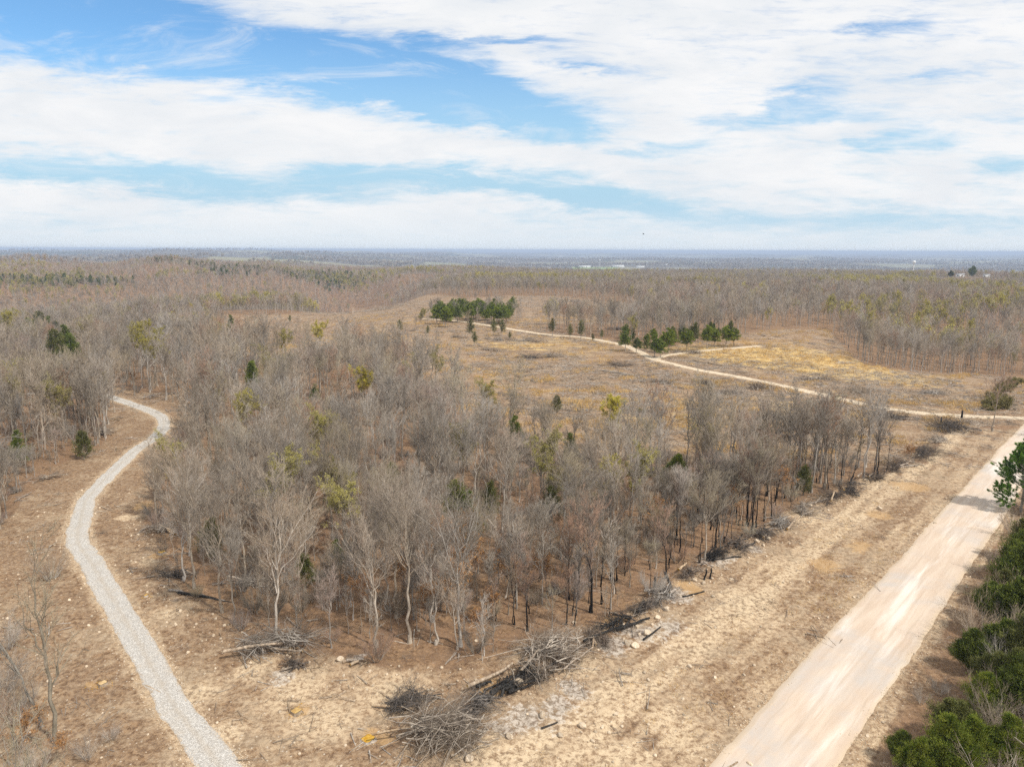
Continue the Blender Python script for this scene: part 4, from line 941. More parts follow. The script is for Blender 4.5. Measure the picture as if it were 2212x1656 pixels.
for X, Y, h, v, lab in ((2195, 1390, 5.5, 1, 'dark cedar at the right edge between the grey shrubs'), (2150, 1525, 4.2, 2, 'brownish cedar just above the pale leafless shrub'), (2215, 1560, 5.0, 1, 'dark cedar at the right edge above the bottom corner'), (2168, 1668, 3.8, 0, 'bright cedar in the bottom right corner'), (2225, 1460, 5.5, 2, 'tall brownish cedar cut by the right edge'), (2135, 1345, 3.6, 1, 'low dark cedar behind the broad grey shrub'), (2205, 1255, 5.0, 1, 'dark cedar at the right edge just below the brownish one'), (2060, 1610, 3.4, 2, 'brownish cedar right behind the big bright one')):
    plant('cedar', 'near_cedar', v, foot(X, Y), h * 1.12, lab, group=RS)
for k, (X, Y, h, v, lab) in enumerate(((2120, 1400, 4.6, 0, 'broad grey twiggy shrub on the road bank among dark cedars'), (2190, 1490, 4.2, 1, 'grey leafless shrub at the right edge above the bright cedars'), (2170, 1610, 4.0, 2, 'pale leafless shrub right of the bright cedars'), (2205, 1570, 4.2, 0, 'tangled leafless shrub at the right edge'), (1990, 1520, 1.2, 1, 'tiny grey shrub on the bare bank by the road'), (2140, 1690, 2.6, 1, 'olive-twigged shrub at the bottom right corner'), (2030, 1500, 1.4, 2, 'low grey shrub on the bank between road and cedars'), (2195, 1160, 3.4, 2, 'grey brush below the pine, overhanging the road edge'), (1930, 1690, 1.6, 1, 'little pale shrub at the bottom edge beside the small cedar'), (2210, 1400, 4.0, 0, 'tall grey shrub at the right edge behind the cedars'), (2180, 1340, 4.2, 1, 'grey shrub filling the gap between dark cedars on the road bank'), (2215, 1640, 3.6, 0, 'pale twiggy shrub in the bottom right corner'), (2080, 1570, 2.0, 2, 'small grey shrub between the biggest bright cedar and the olive one'), (2150, 1235, 2.4, 0, 'low brush at the road edge under the brownish cedars')) + EXTRA_L):
    plant('leafless_shrub', 'shrub', v, foot(X, Y), h, lab, cat='shrub', group='leafless shrubs right of the road', parts=('stem', 'crown'))
for X, Y, h, lab in ((2150, 880, 3.2, 'round green bush at the near end of the bush row by the junction'), (2152, 862, 2.6, 'green bush second in the row by the junction'), (2165, 846, 2.4, 'green bush third in the row leading to the far woods'), (2182, 836, 2.4, 'farthest green bush of the row by the junction'), (1372 + 14, 889, 1.2, 'low green bush on open ground behind the bright yellow tree'), (2158, 872, 3.0, 'wide olive bush between the first two of the row by the junction'), (2172, 840, 2.4, 'olive bush squeezed into the middle of the junction bush row'), (2192, 828, 2.6, 'olive bush at the far end of the junction row under the woods'), (2140, 886, 2.0, 'small olive bush nearest the lane at the junction bush row')):
    plant('green_bush', 'bush', int(X) % 2, foot(X, Y), h, lab, cat='bush', group='green bushes', parts=('stem', 'foliage'))
for X, Y, h, lab in ((985, 1330, 4.5, 'rust-leaved young tree in the middle of the woods front'), (1030, 1290, 5.5, 'taller rust-leaved tree below the bright green cedar'), (920, 1350, 3.5, 'small rust-leaved tree right of the white-limbed tree'), (1110, 1310, 4.0, 'rust-leaved young tree beside the crooked forked tree'), (790, 1340, 3.8, 'rust-leaved tree left of the white-limbed tree'), (1420, 1180, 5, 'rust-leaved tree below the bright young pine'), (1580, 1135, 4.5, 'rust-leaved tree left of the black trunk clump'), (1690, 1090, 4.5, 'rust-leaved tree right of the black trunk clump'), (1060, 1350, 3.2, 'low rust-leaved sapling in front of the crooked forked tree'), (960, 1255, 6, 'tall rust-leaved tree left of the bright green cedar'), (1000, 1230, 5.5, 'rust-leaved tree just below the bright green cedar'), (870, 1300, 4, 'rust-leaved tree just right of the white-limbed trunk'), (1030, 1380, 2.6, 'small rust-leaved sapling at the very front of the woods'), (1180, 1290, 4, 'rust-leaved sapling left of the thick blackened tree'), (60, 1640, 3.0, 'rust-leaved bush at the bottom left corner'), (140, 1650, 2.0, 'low rust-leaved bush beside the lone mossy tree'), (290, 845, 4, 'rust-leaved tree under the large olive-crowned tree'), (1960, 1010, 3, 'rust-leaved sapling at the far corner of the woods')):
    plant('rust_leaved_tree', 'rust', int(X) % 2, foot(X, Y), h, lab, group='rust-leaved young trees')
for X, Y, h, v, lab in ((40, 1560, 3.0, 0, 'grey twiggy shrub at the left edge behind the lone mossy tree'), (5, 1500, 3.4, 1, 'tall leafless shrub at the left edge above the bottom corner'), (190, 1640, 1.6, 2, 'low leafless shrub right of the lone mossy tree'), (80, 1670, 2.2, 0, 'leafless shrub at the bottom edge left of the track'), (240, 1600, 1.3, 1, 'tiny leafless shrub between the lone tree and the track'), (15, 1400, 3.0, 2, 'grey brush at the left edge on the slope'), (110, 1250, 3.4, 0, 'leafless shrub on the slope left of the track')):
    plant('leafless_shrub', 'shrub', v, foot(X, Y), h, lab, cat='shrub', group='leafless shrubs left of the gravel track', parts=('stem', 'crown'))

# --- the woods: an even stand outside the open ground
pts = polar_points(32, 170, lambda r: 3.1 if r < 100 else 4.0, 44, 5)
ok = ~open_ground(pts[:, 0], pts[:, 1], 0.6)
side = ((pts[:, 0] - rc[0]) * nrm[0] + (pts[:, 1] - rc[1]) * nrm[1])
ok &= (side < 0) | (side > ROAD_W / 2 + 11)
pts = pts[ok]
# the burnt strip towards the road is thinner
PL = np.array(PLACED)
dd = np.min(np.hypot(pts[:, None, 0] - PL[None, :, 0], pts[:, None, 1] - PL[None, :, 1]), 1)
pts = pts[dd > 1.7]
rd = np.hypot(pts[:, 0], pts[:, 1])
pts = pts[np.argsort(rd)]
dfront = dist_poly(pts[:, 0], pts[:, 1], BLOCK_FRONT)
kinds, hs = [], []
for i, p in enumerate(pts):
    q = rng.random(); edge = dfront[i] < 7
    burnt = edge and p[0] > -2 and p[0] < 75
    if burnt: kinds.append('charsap' if q < 0.25 else 'charred' if q < 0.65 else 'bare')
    elif edge: kinds.append('sapling' if q < 0.5 else 'bare' if q < 0.85 else 'pale')
    else: kinds.append('bare' if q < 0.70 else 'pale' if q < 0.79 else 'pink' if q < 0.87 else 'bud' if q < 0.905 else 'sapling')
    hs.append({'bare': 11.2, 'pale': 11, 'pink': 10.2, 'bud': 10, 'charred': 9, 'charsap': 5.5, 'sapling': 5.5}[kinds[-1]] * (rng.uniform(0.66, 1.15) if rng.random() < .8 else rng.uniform(.5, .7)) * (0.85 if burnt else 1))
kinds = np.array(kinds); hs = np.array(hs)
le = G((-30, 1165), (0, 1145), (60, 1057), (130, 1003), (200, 973), (238, 940), (233, 880)); lg_ = np.hypot(*np.diff(le, axis=0).T); ls_ = np.concatenate([[0], np.cumsum(lg_)])
for _ in range(70):                       # the close wall of trees left of the track
    s_ = rng.random() * ls_[-1]; q_ = np.array([np.interp(s_, ls_, le[:, k]) for k in (0, 1)]) + np.array([-rng.uniform(.3, 14), rng.uniform(-1, 6)])
    if not open_ground(q_[:1], q_[1:], 0)[0]:
        pts = np.vstack([pts, q_]); kinds = np.append(kinds, 'bare' if rng.random() < .75 else 'sapling'); hs = np.append(hs, rng.uniform(7.5, 12.5) if kinds[-1] == 'bare' else rng.uniform(4, 7))
bl = BLOCK_FRONT[7:]; sg_ = np.hypot(*np.diff(bl, axis=0).T); ss_ = np.concatenate([[0], np.cumsum(sg_)])
for _ in range(95):                      # the narrow strip towards the junction stays thickly wooded
    s_ = ss_[-1] * rng.uniform(0.30, 1.0); q_ = np.array([np.interp(s_, ss_, bl[:, k]) for k in (0, 1)]) - nrm * rng.uniform(0.8, 15) + rng.normal(0, .4, 2)
    if not open_ground(q_[:1], q_[1:], 0)[0]:
        kk = rng.random(); pts = np.vstack([pts, q_]); kinds = np.append(kinds, 'bare' if kk < .5 else 'charred' if kk < .85 else 'charsap'); hs = np.append(hs, rng.uniform(5.2, 8.6) if kk < .85 else rng.uniform(4, 7))
bf_ = BLOCK_FRONT[:9]; bg_ = np.hypot(*np.diff(bf_, axis=0).T); bs_ = np.concatenate([[0], np.cumsum(bg_)])
for _ in range(90):                       # thin upright stems behind the front of the woods
    s_ = rng.random() * bs_[-1]; q_ = np.array([np.interp(s_, bs_, bf_[:, k]) for k in (0, 1)]) + np.array([rng.uniform(-1, 4), rng.uniform(1.5, 14)])
    if not open_ground(q_[:1], q_[1:], 0)[0]:
        pts = np.vstack([pts, q_]); kinds = np.append(kinds, 'sapling'); hs = np.append(hs, rng.uniform(4, 8.5))
for _ in range(80):                       # close thin stems along the burnt edge
    s_ = rng.random() * ss_[-1]; q_ = np.array([np.interp(s_, ss_, bl[:, k]) for k in (0, 1)]) - nrm * rng.uniform(0.8, 8.0) + rng.normal(0, .4, 2)
    if not open_ground(q_[:1], q_[1:], 0)[0]:
        pts = np.vstack([pts, q_]); kinds = np.append(kinds, 'charsap'); hs = np.append(hs, rng.uniform(4.5, 8.5))
nb_hand = 32
def room(P, Hh, reach=90, wide=2.4):
    """how much of its height each tree may keep so that the noted trees behind it stay in view"""
    A = np.array(SHOWN); T2 = A[:, :2]; dT = np.linalg.norm(T2, axis=1); ry = T2 / dT[:, None]
    e = T2[None] - P[:, None]; al = (e * ry[None]).sum(-1); ac = np.abs(e[..., 0] * ry[None, :, 1] - e[..., 1] * ry[None, :, 0])
    mh = A[None, :, 2] + np.maximum(al, 0) * (CAM_H - A[None, :, 2]) / dT[None]
    return np.clip(np.where((al > -1.0) & (al < reach) & (ac < wide), mh / Hh[:, None], 1.0).min(1), 0.16, 1.0)
for q_ in TRACK[::3]:
    if 60 < np.hypot(*q_) < 175 and q_[1] > 70: SHOWN.append((q_[0], q_[1], 0.5))
shrink = room(pts, hs)
hs = hs * shrink
order = np.argsort(np.hypot(pts[:, 0], pts[:, 1])); pts = pts[order]; kinds = kinds[order]; hs = hs[order]
big = np.isin(kinds, ['bare', 'pale', 'pink', 'charred', 'bud'])
take = np.zeros(len(pts), bool); take[np.where(big)[0][:300 - nb_hand]] = True
sm = np.isin(kinds, ['sapling', 'charsap']); take[np.where(sm)[0][:300]] = True
used = set()
LOOK = {'bare': ['grey twiggy tree', 'bare grey tree', 'leafless grey-brown tree'], 'pale': ['pale-limbed bare tree', 'whitish bare tree'], 'pink': ['reddish-brown bare tree', 'bare tree with reddish twigs'], 'charred': ['scorched bare tree', 'bare tree with blackened foot'], 'bud': ['olive-tinged tree', 'yellow-tinged budding tree'], 'sapling': ['slim leafless sapling', 'thin grey sapling'], 'charsap': ['thin scorched sapling', 'black-stemmed sapling']}
def describe(p, kind, h, k):
    hw = 'tall ' if h > 11.8 else 'short ' if (h < 9.2 and kind not in ('sapling', 'charsap')) else ''
    ray = p / np.linalg.norm(p); cr = np.array([ray[1], -ray[0]])
    cand = sorted(((np.linalg.norm(p - q), ph, q) for ph, q in LAND), key=lambda z: z[0])[:9]
    for d, ph, q in cand:
        ph = ph if len(ph.split()) <= 6 else ph
        e = p - q; al, ac = float(e @ ray), float(e @ cr)
        far = 'just ' if d < 4.5 else '' if d < 10 else 'some way '
        if abs(al) > 2.2 * abs(ac): rel = far + ('behind ' if al > 0 else 'in front of ')
        elif abs(ac) > 2.2 * abs(al): rel = far + ('right of ' if ac > 0 else 'left of ')
        else: rel = far + ('behind and ' if al > 0 else 'in front and ') + ('right of ' if ac > 0 else 'left of ')
        for lk in LOOK[kind]:
            s = hw + lk + ' ' + rel + ph
            if len(s.split()) <= 16 and s not in used: used.add(s); return s
    s = hw + LOOK[kind][0] + ' deep in the dense leafless woods'; used.add(s); return s
GRP = {'sapling': 'leafless saplings at the woods edge', 'charsap': 'scorched saplings at the woods edge', 'bud': 'budding trees'}
for i in np.where(take)[0]:
    kd = kinds[i]; p = pts[i]
    nm = {'bare': 'bare_tree', 'pale': 'bare_tree', 'pink': 'bare_tree', 'charred': 'charred_tree', 'bud': 'budding_tree', 'sapling': 'sapling', 'charsap': 'sapling'}[kd]
    thing_tree(nm, kd, int(rng.integers(0, 8)), p, hs[i], rng.random() * 6.28, describe(p, kd, hs[i], i), 'sapling' if 'sap' in kd else 'tree', GRP.get(kd, 'bare trees of the woods'), (rng.normal(0, 0.03), rng.normal(0, 0.03)))
rest = pts[~take]
print('individual trees', len(PLACED) + take.sum(), 'left to mass', len(rest))

# --- mass of the woods
mid = [bare_tree(500 + k, 12, 3.2, 0.45, 10, 6, 5, 3, 0.14, 42, twig=0.018) for k in range(4)] + [bare_tree(520, 12, 3.6, 0.4, 9, 6, 5, 3, 0.17, 46, bark='pale', tw='paletwig', twig=0.018), bare_tree(521, 11, 3.2, 0.42, 10, 6, 5, 3, .13, 40, tw='pinktwig', twig=0.018), bare_tree(522, 11, 3.3, 0.42, 10, 6, 5, 3, .13, 40, twig=0.016, tips='olive', tipn=2, tipsize=0.12)]
def merged(a, c):
    va = np.empty(len(a.vertices) * 3, np.float32); a.vertices.foreach_get('co', va); vc = np.empty(len(c.vertices) * 3, np.float32); c.vertices.foreach_get('co', vc)
    la = np.empty(len(a.loops), np.int32); a.loops.foreach_get('vertex_index', la); lc = np.empty(len(c.loops), np.int32); c.loops.foreach_get('vertex_index', lc)
    me = bpy.data.meshes.new('woods'); n = len(va) // 3
    ta = np.array([p.loop_total for p in a.polygons]); tcn = np.array([p.loop_total for p in c.polygons])
    mi = np.array([p.material_index for p in c.polygons]) + len(a.materials)
    me.vertices.add(n + len(vc) // 3); me.vertices.foreach_set('co', np.concatenate([va, vc]))
    me.loops.add(len(la) + len(lc)); me.loops.foreach_set('vertex_index', np.concatenate([la, lc + n]))
    tt = np.concatenate([ta, tcn]); me.polygons.add(len(tt)); me.polygons.foreach_set('loop_start', np.concatenate([[0], np.cumsum(tt)[:-1]]).astype(np.int32))
    try: me.polygons.foreach_set('loop_total', tt.astype(np.int32))
    except Exception: pass
    for mm in list(a.materials) + list(c.materials): me.materials.append(mm)
    me.polygons.foreach_set('material_index', np.concatenate([np.zeros(len(ta)), mi]).astype(np.int32))
    me.update(calc_edges=True); return me
mid_me = [merged(a, c) for a, c, _ in mid]
far_me = [far_tree(600 + k, 12, 3.4, 190, 0.045)[0] for k in range(4)] + [far_tree(610, 12, 3.6, 190, 0.045, 'pale', 'paletwig')[0], far_tree(611, 12, 3.4, 190, 0.045, tw='pinktwig')[0], far_tree(612, 11.5, 3.5, 150, 0.045, tips='olive', tipn=2, tipsize=0.42)[0], far_tree(613, 11.5, 3.5, 150, 0.045, tips='bud', tipn=3, tipsize=0.42)[0]]
fp = polar_points(170, 2500, lambda r: 4.9 if r < 330 else 5.6 if r < 700 else 7.2 if r < 1300 else 9.5, 42, 9)
fp = fp[~inside(fp[:, 0], fp[:, 1], CLEARING)]
d_ = np.minimum.reduce(road_sink(fp[:, 0], fp[:, 1])); fp = fp[d_ > 2.0]; kd_ = np.linalg.norm(KNOLL); ka_ = fp @ np.array(KNOLL) / kd_; kc_ = np.abs(fp[:, 0] * KNOLL[1] - fp[:, 1] * KNOLL[0]) / kd_; fp = fp[~((kc_ < 42) & (ka_ > kd_ - 110) & (ka_ < kd_ + 25))]
allp = np.concatenate([rest, fp]); rr_ = np.hypot(allp[:, 0], allp[:, 1])
n = len(allp); q = rng.random(n)
patch = fbm(allp[:, 0] / 90, allp[:, 1] / 90, 3, 81)
azp = np.degrees(np.arctan2(allp[:, 0], allp[:, 1]))
isnear = rr_ < 330
bud_p = 0.03 + np.where(rr_ > 330, 0.5, 0.0) * sst(0.58, 0.70, patch)
bud_p = np.where((rr_ > 700) & (rr_ < 1100) & (azp > -3), bud_p + 0.25 * sst(0.45, 0.6, patch), bud_p)
isb = rng.random(n) < bud_p
stand = fbm(allp[:, 0] / 210 + 5, allp[:, 1] / 210, 3, 83)
lightp = np.clip(0.12 + 2.6 * (stand - 0.5) + np.where((rr_ > 1050) & (azp < -4), 0.45, 0.0), 0.02, 0.85)  # pale and reddish twigs on the far left hill imitate its sunlit tone
q2 = rng.random(n)
farpick = np.where(q2 < lightp, np.where(q < 0.5, 4, 5), (q * 3.999).astype(int))
pick = np.where(isnear, np.where(isb, 6, np.where(q < 0.78, (q * 5).astype(int) % 4, np.where(q < 0.9, 4, 5))), 7 + np.where(isb, np.where(rng.random(n) < 0.55, 6, 7), farpick))
size = rng.uniform(0.68, 1.16, n) * np.where(rr_ > 1300, 1.05, np.where(rr_ > 700, 1.05, 1.0))
mk = rr_ < 330; size[mk] *= room(allp[mk], size[mk] * 12.5, 100, 3.2)
zz = height(allp[:, 0], allp[:, 1])
scatter('bare_woods', np.column_stack([allp, zz]), rng.random(n) * 6.28, size, pick, mid_me + far_me, 'mass of leafless grey-brown woods stretching back to the hills', 'woods')
# clumps of the far country
cl_me = [far_tree(640 + k, 11, 5.5, 260, 0.22)[0] for k in range(3)]
cp = polar_points(2500, 8000, lambda r: 20 + (r - 2500) * 0.006, 42, 12)
TOWN = ground_hit(1300, 578)
nn = fbm(cp[:, 0] / 500, cp[:, 1] / 500, 3, 91)
cp = cp[(nn < 0.555) & ~((np.abs(cp[:, 0] * TOWN[1] - cp[:, 1] * TOWN[0]) / np.linalg.norm(TOWN) < 190) & ((cp @ TOWN) / np.linalg.norm(TOWN) > np.linalg.norm(TOWN) - 1100) & ((cp @ TOWN) / np.linalg.norm(TOWN) < np.linalg.norm(TOWN) + 150))]
n = len(cp)
scatter('far_woods', np.column_stack([cp, macro(cp[:, 0], cp[:, 1])]), rng.random(n) * 6.28, rng.uniform(0.9, 1.7, n), rng.integers(0, 3, n), cl_me, 'hazy blue-grey woods filling the wide valley toward the horizon', 'woods')
# far cedar stands
cs = []
for (X, Y, L, Wd, k) in ((520, 583, 75, 50, 90), (480, 588, 50, 35, 40), (720, 600, 65, 90, 200), (690, 606, 50, 50, 60), (90, 604, 110, 30, 130), (170, 600, 60, 30, 30), (410, 600, 80, 25, 40), (1240, 577, 240, 60, 60)):
    p = ground_hit(X, Y, 5); ray = p / np.linalg.norm(p); cr = np.array([ray[1], -ray[0]])
    a = rng.normal(0, 0.5, (k, 2)); cs.append(p + a[:, :1] * L * cr + a[:, 1:] * Wd * ray)
    print('stand', X, Y, p)
cs = np.concatenate(cs); far_ced = [conifer(380 + k, 11, 2.8, 50, 14, 1.1, 0.6, leaf='cedar', base=0.2)[1] for k in range(2)]
scatter('far_cedars', np.column_stack([cs, macro(cs[:, 0], cs[:, 1])]), rng.random(len(cs)) * 6.28, rng.uniform(0.62, 0.95, len(cs)), rng.integers(0, 2, len(cs)), far_ced, 'dark green cedar stands on the hollows of the far wooded slopes', 'cedars')

# --- undergrowth inside the woods
ug = [merged(*brushy(700 + k, 2.4, 'bark', tw)[:2]) for k, tw in enumerate(('twig', 'pinktwig', 'twig'))] + [merged(*sapling(710 + k, 4.2, n1=7)[:2]) for k in range(2)]
up_ = polar_points(30, 260, lambda r: 2.6 if r < 120 else 4.5, 44, 15)
sd = ((up_[:, 0] - rc[0]) * nrm[0] + (up_[:, 1] - rc[1]) * nrm[1])
up_ = up_[~open_ground(up_[:, 0], up_[:, 1], 0.3) & ((sd < 0) | (sd > ROAD_W / 2 + 9))]
df = dist_poly(up_[:, 0], up_[:, 1], BLOCK_FRONT); up_ = up_[(df > 6) | (rng.random(len(up_)) < 0.35)]
n = len(up_)
scatter('undergrowth', np.column_stack([up_, height(up_[:, 0], up_[:, 1])]), rng.random(n) * 6.28, rng.uniform(0.4, 1.1, n), rng.integers(0, 5, n), ug, 'thin leafless undergrowth filling the floor of the woods', 'undergrowth')
# sparse survivors on the cleared hill
for k in range(46):
    X = rng.uniform(880, 1330); Y = rng.uniform(655, 720)
    if k > 30: X = rng.uniform(1120, 1340); Y = rng.uniform(690, 725)
    p = foot(X, Y)
    hh = rng.uniform(6, 10)
    plant('spindly_tree', 'sapling' if k % 3 else 'bare', k, p, hh, 'spindly bare tree left standing on the cleared hillside', group='spindly trees left on the cleared hillside')

# ------------------------------------------------------------------ dead wood
def slash_mesh(seed, n=16, R=1.6, lmin=0.4, lmax=2.2, r=0.03, mats=('brush',), flat=0.12):
    g_ = np.random.default_rng(seed); g = Geo(); a = g_.random(n) * 6.283
    P = np.column_stack([g_.normal(0, R * 0.5, n), g_.normal(0, R * 0.5, n), g_.uniform(0.02, 0.12, n)])
    D = np.column_stack([np.cos(a), np.sin(a), g_.normal(0, flat, n)]); L = g_.uniform(lmin, lmax, n); P -= D * L[:, None] * 0.5; P[:, 2] = np.abs(P[:, 2])
    B = Br(P, D, L, g_.uniform(0.4, 1.3, n) * r, g_.normal(0, 0.06, (n, 3))); tubes(g, B, 3, 4, 0.7, 0, 0.006)
    B2 = spawn(g_, B, 2, 0.3, 0.95, 35, 12, 0.4, 0.05, 0.5); spikes(g, B2.P, B2.pos(np.arange(len(B2.L)), np.ones(len(B2.L))), np.full(len(B2.L), 0.009))
    return g.mesh('slash', [M[mats[0]]])
sl = [slash_mesh(800), slash_mesh(801, 12, 2.0, 0.5, 3.0, 0.04, ('log',)), slash_mesh(802, 18, 1.2, 0.3, 1.4, 0.02, ('darkbrush',)), slash_mesh(803, 8, 2.5, 0.8, 3.5, 0.05, ('brush',))]
sp_ = polar_points(30, 560, lambda r: 2.6 if r < 90 else 2.5 if r < 240 else 4.2, 43, 17)
ic = inside(sp_[:, 0], sp_[:, 1], CLEARING); iS = inside(sp_[:, 0], sp_[:, 1], STRIP)
dr = np.minimum.reduce(road_sink(sp_[:, 0], sp_[:, 1]))
cl_n_ = fbm(sp_[:, 0] / 9, sp_[:, 1] / 14, 3, 95)
df = dist_poly(sp_[:, 0], sp_[:, 1], BLOCK_FRONT)
keep = (ic & (cl_n_ > 0.40) | iS & ((rng.random(len(sp_)) < 0.22) | (df < 2.0)) | ~(ic | iS) & (rng.random(len(sp_)) < 0.2) & (np.hypot(sp_[:, 0], sp_[:, 1]) < 120)) & (dr > 1.2)
sp_ = sp_[keep]; n = len(sp_); spr = np.hypot(sp_[:, 0], sp_[:, 1])
scatter('slash_litter', np.column_stack([sp_, height(sp_[:, 0], sp_[:, 1])]), rng.random(n) * 6.28, np.where(spr > 130, rng.uniform(0.8, 1.8, n), rng.uniform(0.35, 1.1, n)), rng.choice(4, n, p=[.28, .45, .05, .22]), sl, 'cut sticks and broken branches littering the cleared ground', 'debris')
# dead grass
def tuft(seed, h=0.55, n=34, R=0.35):
    g_ = np.random.default_rng(seed); g = Geo(); a = g_.random(n) * 6.283
    P = np.column_stack([g_.normal(0, R, n), g_.normal(0, R, n), np.zeros(n)]); D = nrmz(np.column_stack([np.cos(a) * .4, np.sin(a) * .4, np.ones(n)]))
    leaves(g, P, D, g_.uniform(.5, 1.2, n) * h, np.full(n, 0.045), g_); return g.mesh('tuft', [M['straw']])
tf = [tuft(820 + k, 0.45 + 0.12 * k) for k in range(3)]
tp = polar_points(95, 420, lambda r: 1.5 if r < 200 else 2.4, 43, 19)
tp = tp[inside(tp[:, 0], tp[:, 1], CLEARING)]
stn = fbm(tp[:, 0] / 9, tp[:, 1] / 5, 4, 99)
for (X, Y, rad, am) in ((1700, 770, 30, 0.18), (1560, 760, 22, 0.15), (1850, 800, 22, 0.12), (1450, 900, 14, 0.1)):
    p = ground_hit(X, Y); stn = stn + am * np.exp(-((tp[:, 0] - p[0]) ** 2 + (tp[:, 1] - p[1]) ** 2) / rad ** 2)
dr = np.minimum.reduce(road_sink(tp[:, 0], tp[:, 1])); tp = tp[(stn > 0.60) & (dr > 0.6)]; n = len(tp)
scatter('dead_grass', np.column_stack([tp, height(tp[:, 0], tp[:, 1])]), rng.random(n) * 6.28, rng.uniform(0.8, 1.9, n), rng.integers(0, 3, n), tf, 'tufts of straw-coloured dead grass across the clearing', 'grass')
vt = polar_points(30, 110, lambda r: 1.1, 43, 23); dv = np.abs((vt[:, 0] - rc[0]) * nrm[0] + (vt[:, 1] - rc[1]) * nrm[1]) - ROAD_W / 2
vn = fbm(vt[:, 0] / 4, vt[:, 1] / 4, 3, 103)
vt = vt[inside(vt[:, 0], vt[:, 1], STRIP) & (dv > 0.4) & (dv < 9) & (vn > 0.52)]; n = len(vt)
vg = []
for k in range(2):
    g_ = np.random.default_rng(830 + k); g = Geo(); n0 = 26; a = g_.random(n0) * 6.283
    P = np.column_stack([g_.normal(0, .3, n0), g_.normal(0, .3, n0), np.zeros(n0)]); D = nrmz(np.column_stack([np.cos(a) * .8, np.sin(a) * .8, np.ones(n0)]))
    leaves(g, P, D, g_.uniform(.1, .3, n0), np.full(n0, .02), g_); vg.append(g.mesh('verge', [M['rust' if k else 'straw']]))
scatter('verge_grass', np.column_stack([vt, height(vt[:, 0], vt[:, 1])]), rng.random(n) * 6.28, rng.uniform(0.6, 1.4, n), rng.integers(0, 2, n), vg, 'thin dry grass and weeds on the bare verge beside the gravel road', 'grass')

def rock_mesh(seed):
    import bmesh
    g_ = np.random.default_rng(seed); bm = bmesh.new(); bmesh.ops.create_icosphere(bm, subdivisions=3, radius=1.0)
    pl = nrmz(g_.normal(size=(11, 3))); dd_ = g_.uniform(0.55, 0.95, 11)
    for vtx in bm.verts:
        c = np.array(vtx.co)
        for k in range(11):
            ov = c @ pl[k] - dd_[k]
            if ov > 0: c = c - pl[k] * ov * 0.9
        vtx.co = Vector(c + g_.normal(0, 0.012, 3))
    me = bpy.data.meshes.new('rock'); bm.to_mesh(me); bm.free(); me.materials.append(M['stone']); return me
rocks = [rock_mesh(900 + k) for k in range(5)]
pb = polar_points(30, 120, lambda r: 1.0, 43, 27)
pb = pb[inside(pb[:, 0], pb[:, 1], STRIP)]; dp = dist_poly(pb[:, 0], pb[:, 1], BLOCK_FRONT); dr = np.minimum.reduce(road_sink(pb[:, 0], pb[:, 1]))
pb = pb[(dr > -0.2) & ((rng.random(len(pb)) < 0.26) | (dp < 4) & (rng.random(len(pb)) < 0.9) | (dr < 1.0) & (rng.random(len(pb)) < 0.55))]; n = len(pb)
scatter('scattered_stones', np.column_stack([pb, height(pb[:, 0], pb[:, 1]) + 0.02]), rng.random(n) * 6.28, rng.uniform(0.15, 0.42, n) ** 2, rng.integers(0, 5, n), rocks, 'small pale stones strewn over the bare soil', 'stones')
# gravel spilled along the edges of the two tracks
def along(line, w, n, spread, g_):
    i = g_.integers(1, len(line) - 1, n); T = line[i + 1] - line[i - 1]; T = T / np.linalg.norm(T, axis=1, keepdims=True); Nn = np.stack([T[:, 1], -T[:, 0]], -1)
    s = np.where(g_.random(n) < .5, -1, 1) * (w / 2 + g_.normal(-0.1, spread, n)); return line[i] + Nn * s[:, None] + T * g_.uniform(-.8, .8, n)[:, None]
gs = np.concatenate([along(TRACK[:170], TRACK_W, 7000, 0.35, rng), along(ROAD[:70], ROAD_W, 7000, 0.45, rng)]); n = len(gs)
scatter('spilled_gravel', np.column_stack([gs, macro(gs[:, 0], gs[:, 1]) + 0.02]), rng.random(n) * 6.28, rng.uniform(0.018, 0.06, n), rng.integers(0, 5, n), rocks, 'pale gravel spilled along the ragged road edges', 'gravel')

# boulders
BLD = [(1358, 1392, .5), (1372, 1397, .42), (1397, 1372, .45), (1170, 1548, .38), (1258, 1570, .36), (1100, 1593, .4), (1012, 1640, .4), (1490, 1440, .28), (1620, 1650, .25), (1120, 1480, .5), (1375, 1355, .4), (1420, 1335, .35), (1440, 1318, .42), (1500, 1255, .35), (1520, 1262, .3), (1560, 1185, .3), (1620, 1185, .35), (1635, 1170, .4), (1650, 1178, .3), (1660, 1165, .3), (1700, 1130, .35), (1750, 1095, .3), (1800, 1080, .3), (1870, 1040, .4), (1240, 1345, .25), (905, 1362, .22), (1028, 1384, .2), (735, 1435, .35), (1060, 1505, .35), (980, 1690, .3), (1330, 1545, .25), (1400, 1470, .22), (1210, 1590, .3), (1280, 1600, .2), (1540, 1290, .25), (1580, 1250, .25), (1900, 1098, .45), (2020, 1130, .25), (240, 930, .3), (390, 1320, .25), (2090, 980, .25)]
for k, (X, Y, r) in enumerate(BLD):
    p = foot(X, Y); o = link('rock', rocks[k % 5], None, (p[0], p[1], hz1(p) + r * 0.25), rng.random() * 6.28, (r, r * rng.uniform(.7, 1), r * .7))
    e = sorted(((np.linalg.norm(p - q), ph, q) for ph, q in LAND), key=lambda z: z[0])[0]
    tag(o, None, 'rock', 'pale rocks turned up along the woods edge'); ROCK = o
    ray = p / np.linalg.norm(p)
    o['label'] = ('big ' if r >= .4 else 'small ' if r < .26 else '') + 'pale rock ' + ('lying in the white ash' if any(np.linalg.norm(p - a) < rr2 for a, rr2 in ASH) else 'half sunk in the bare soil')
    o['_p'] = [float(p[0]), float(p[1])]

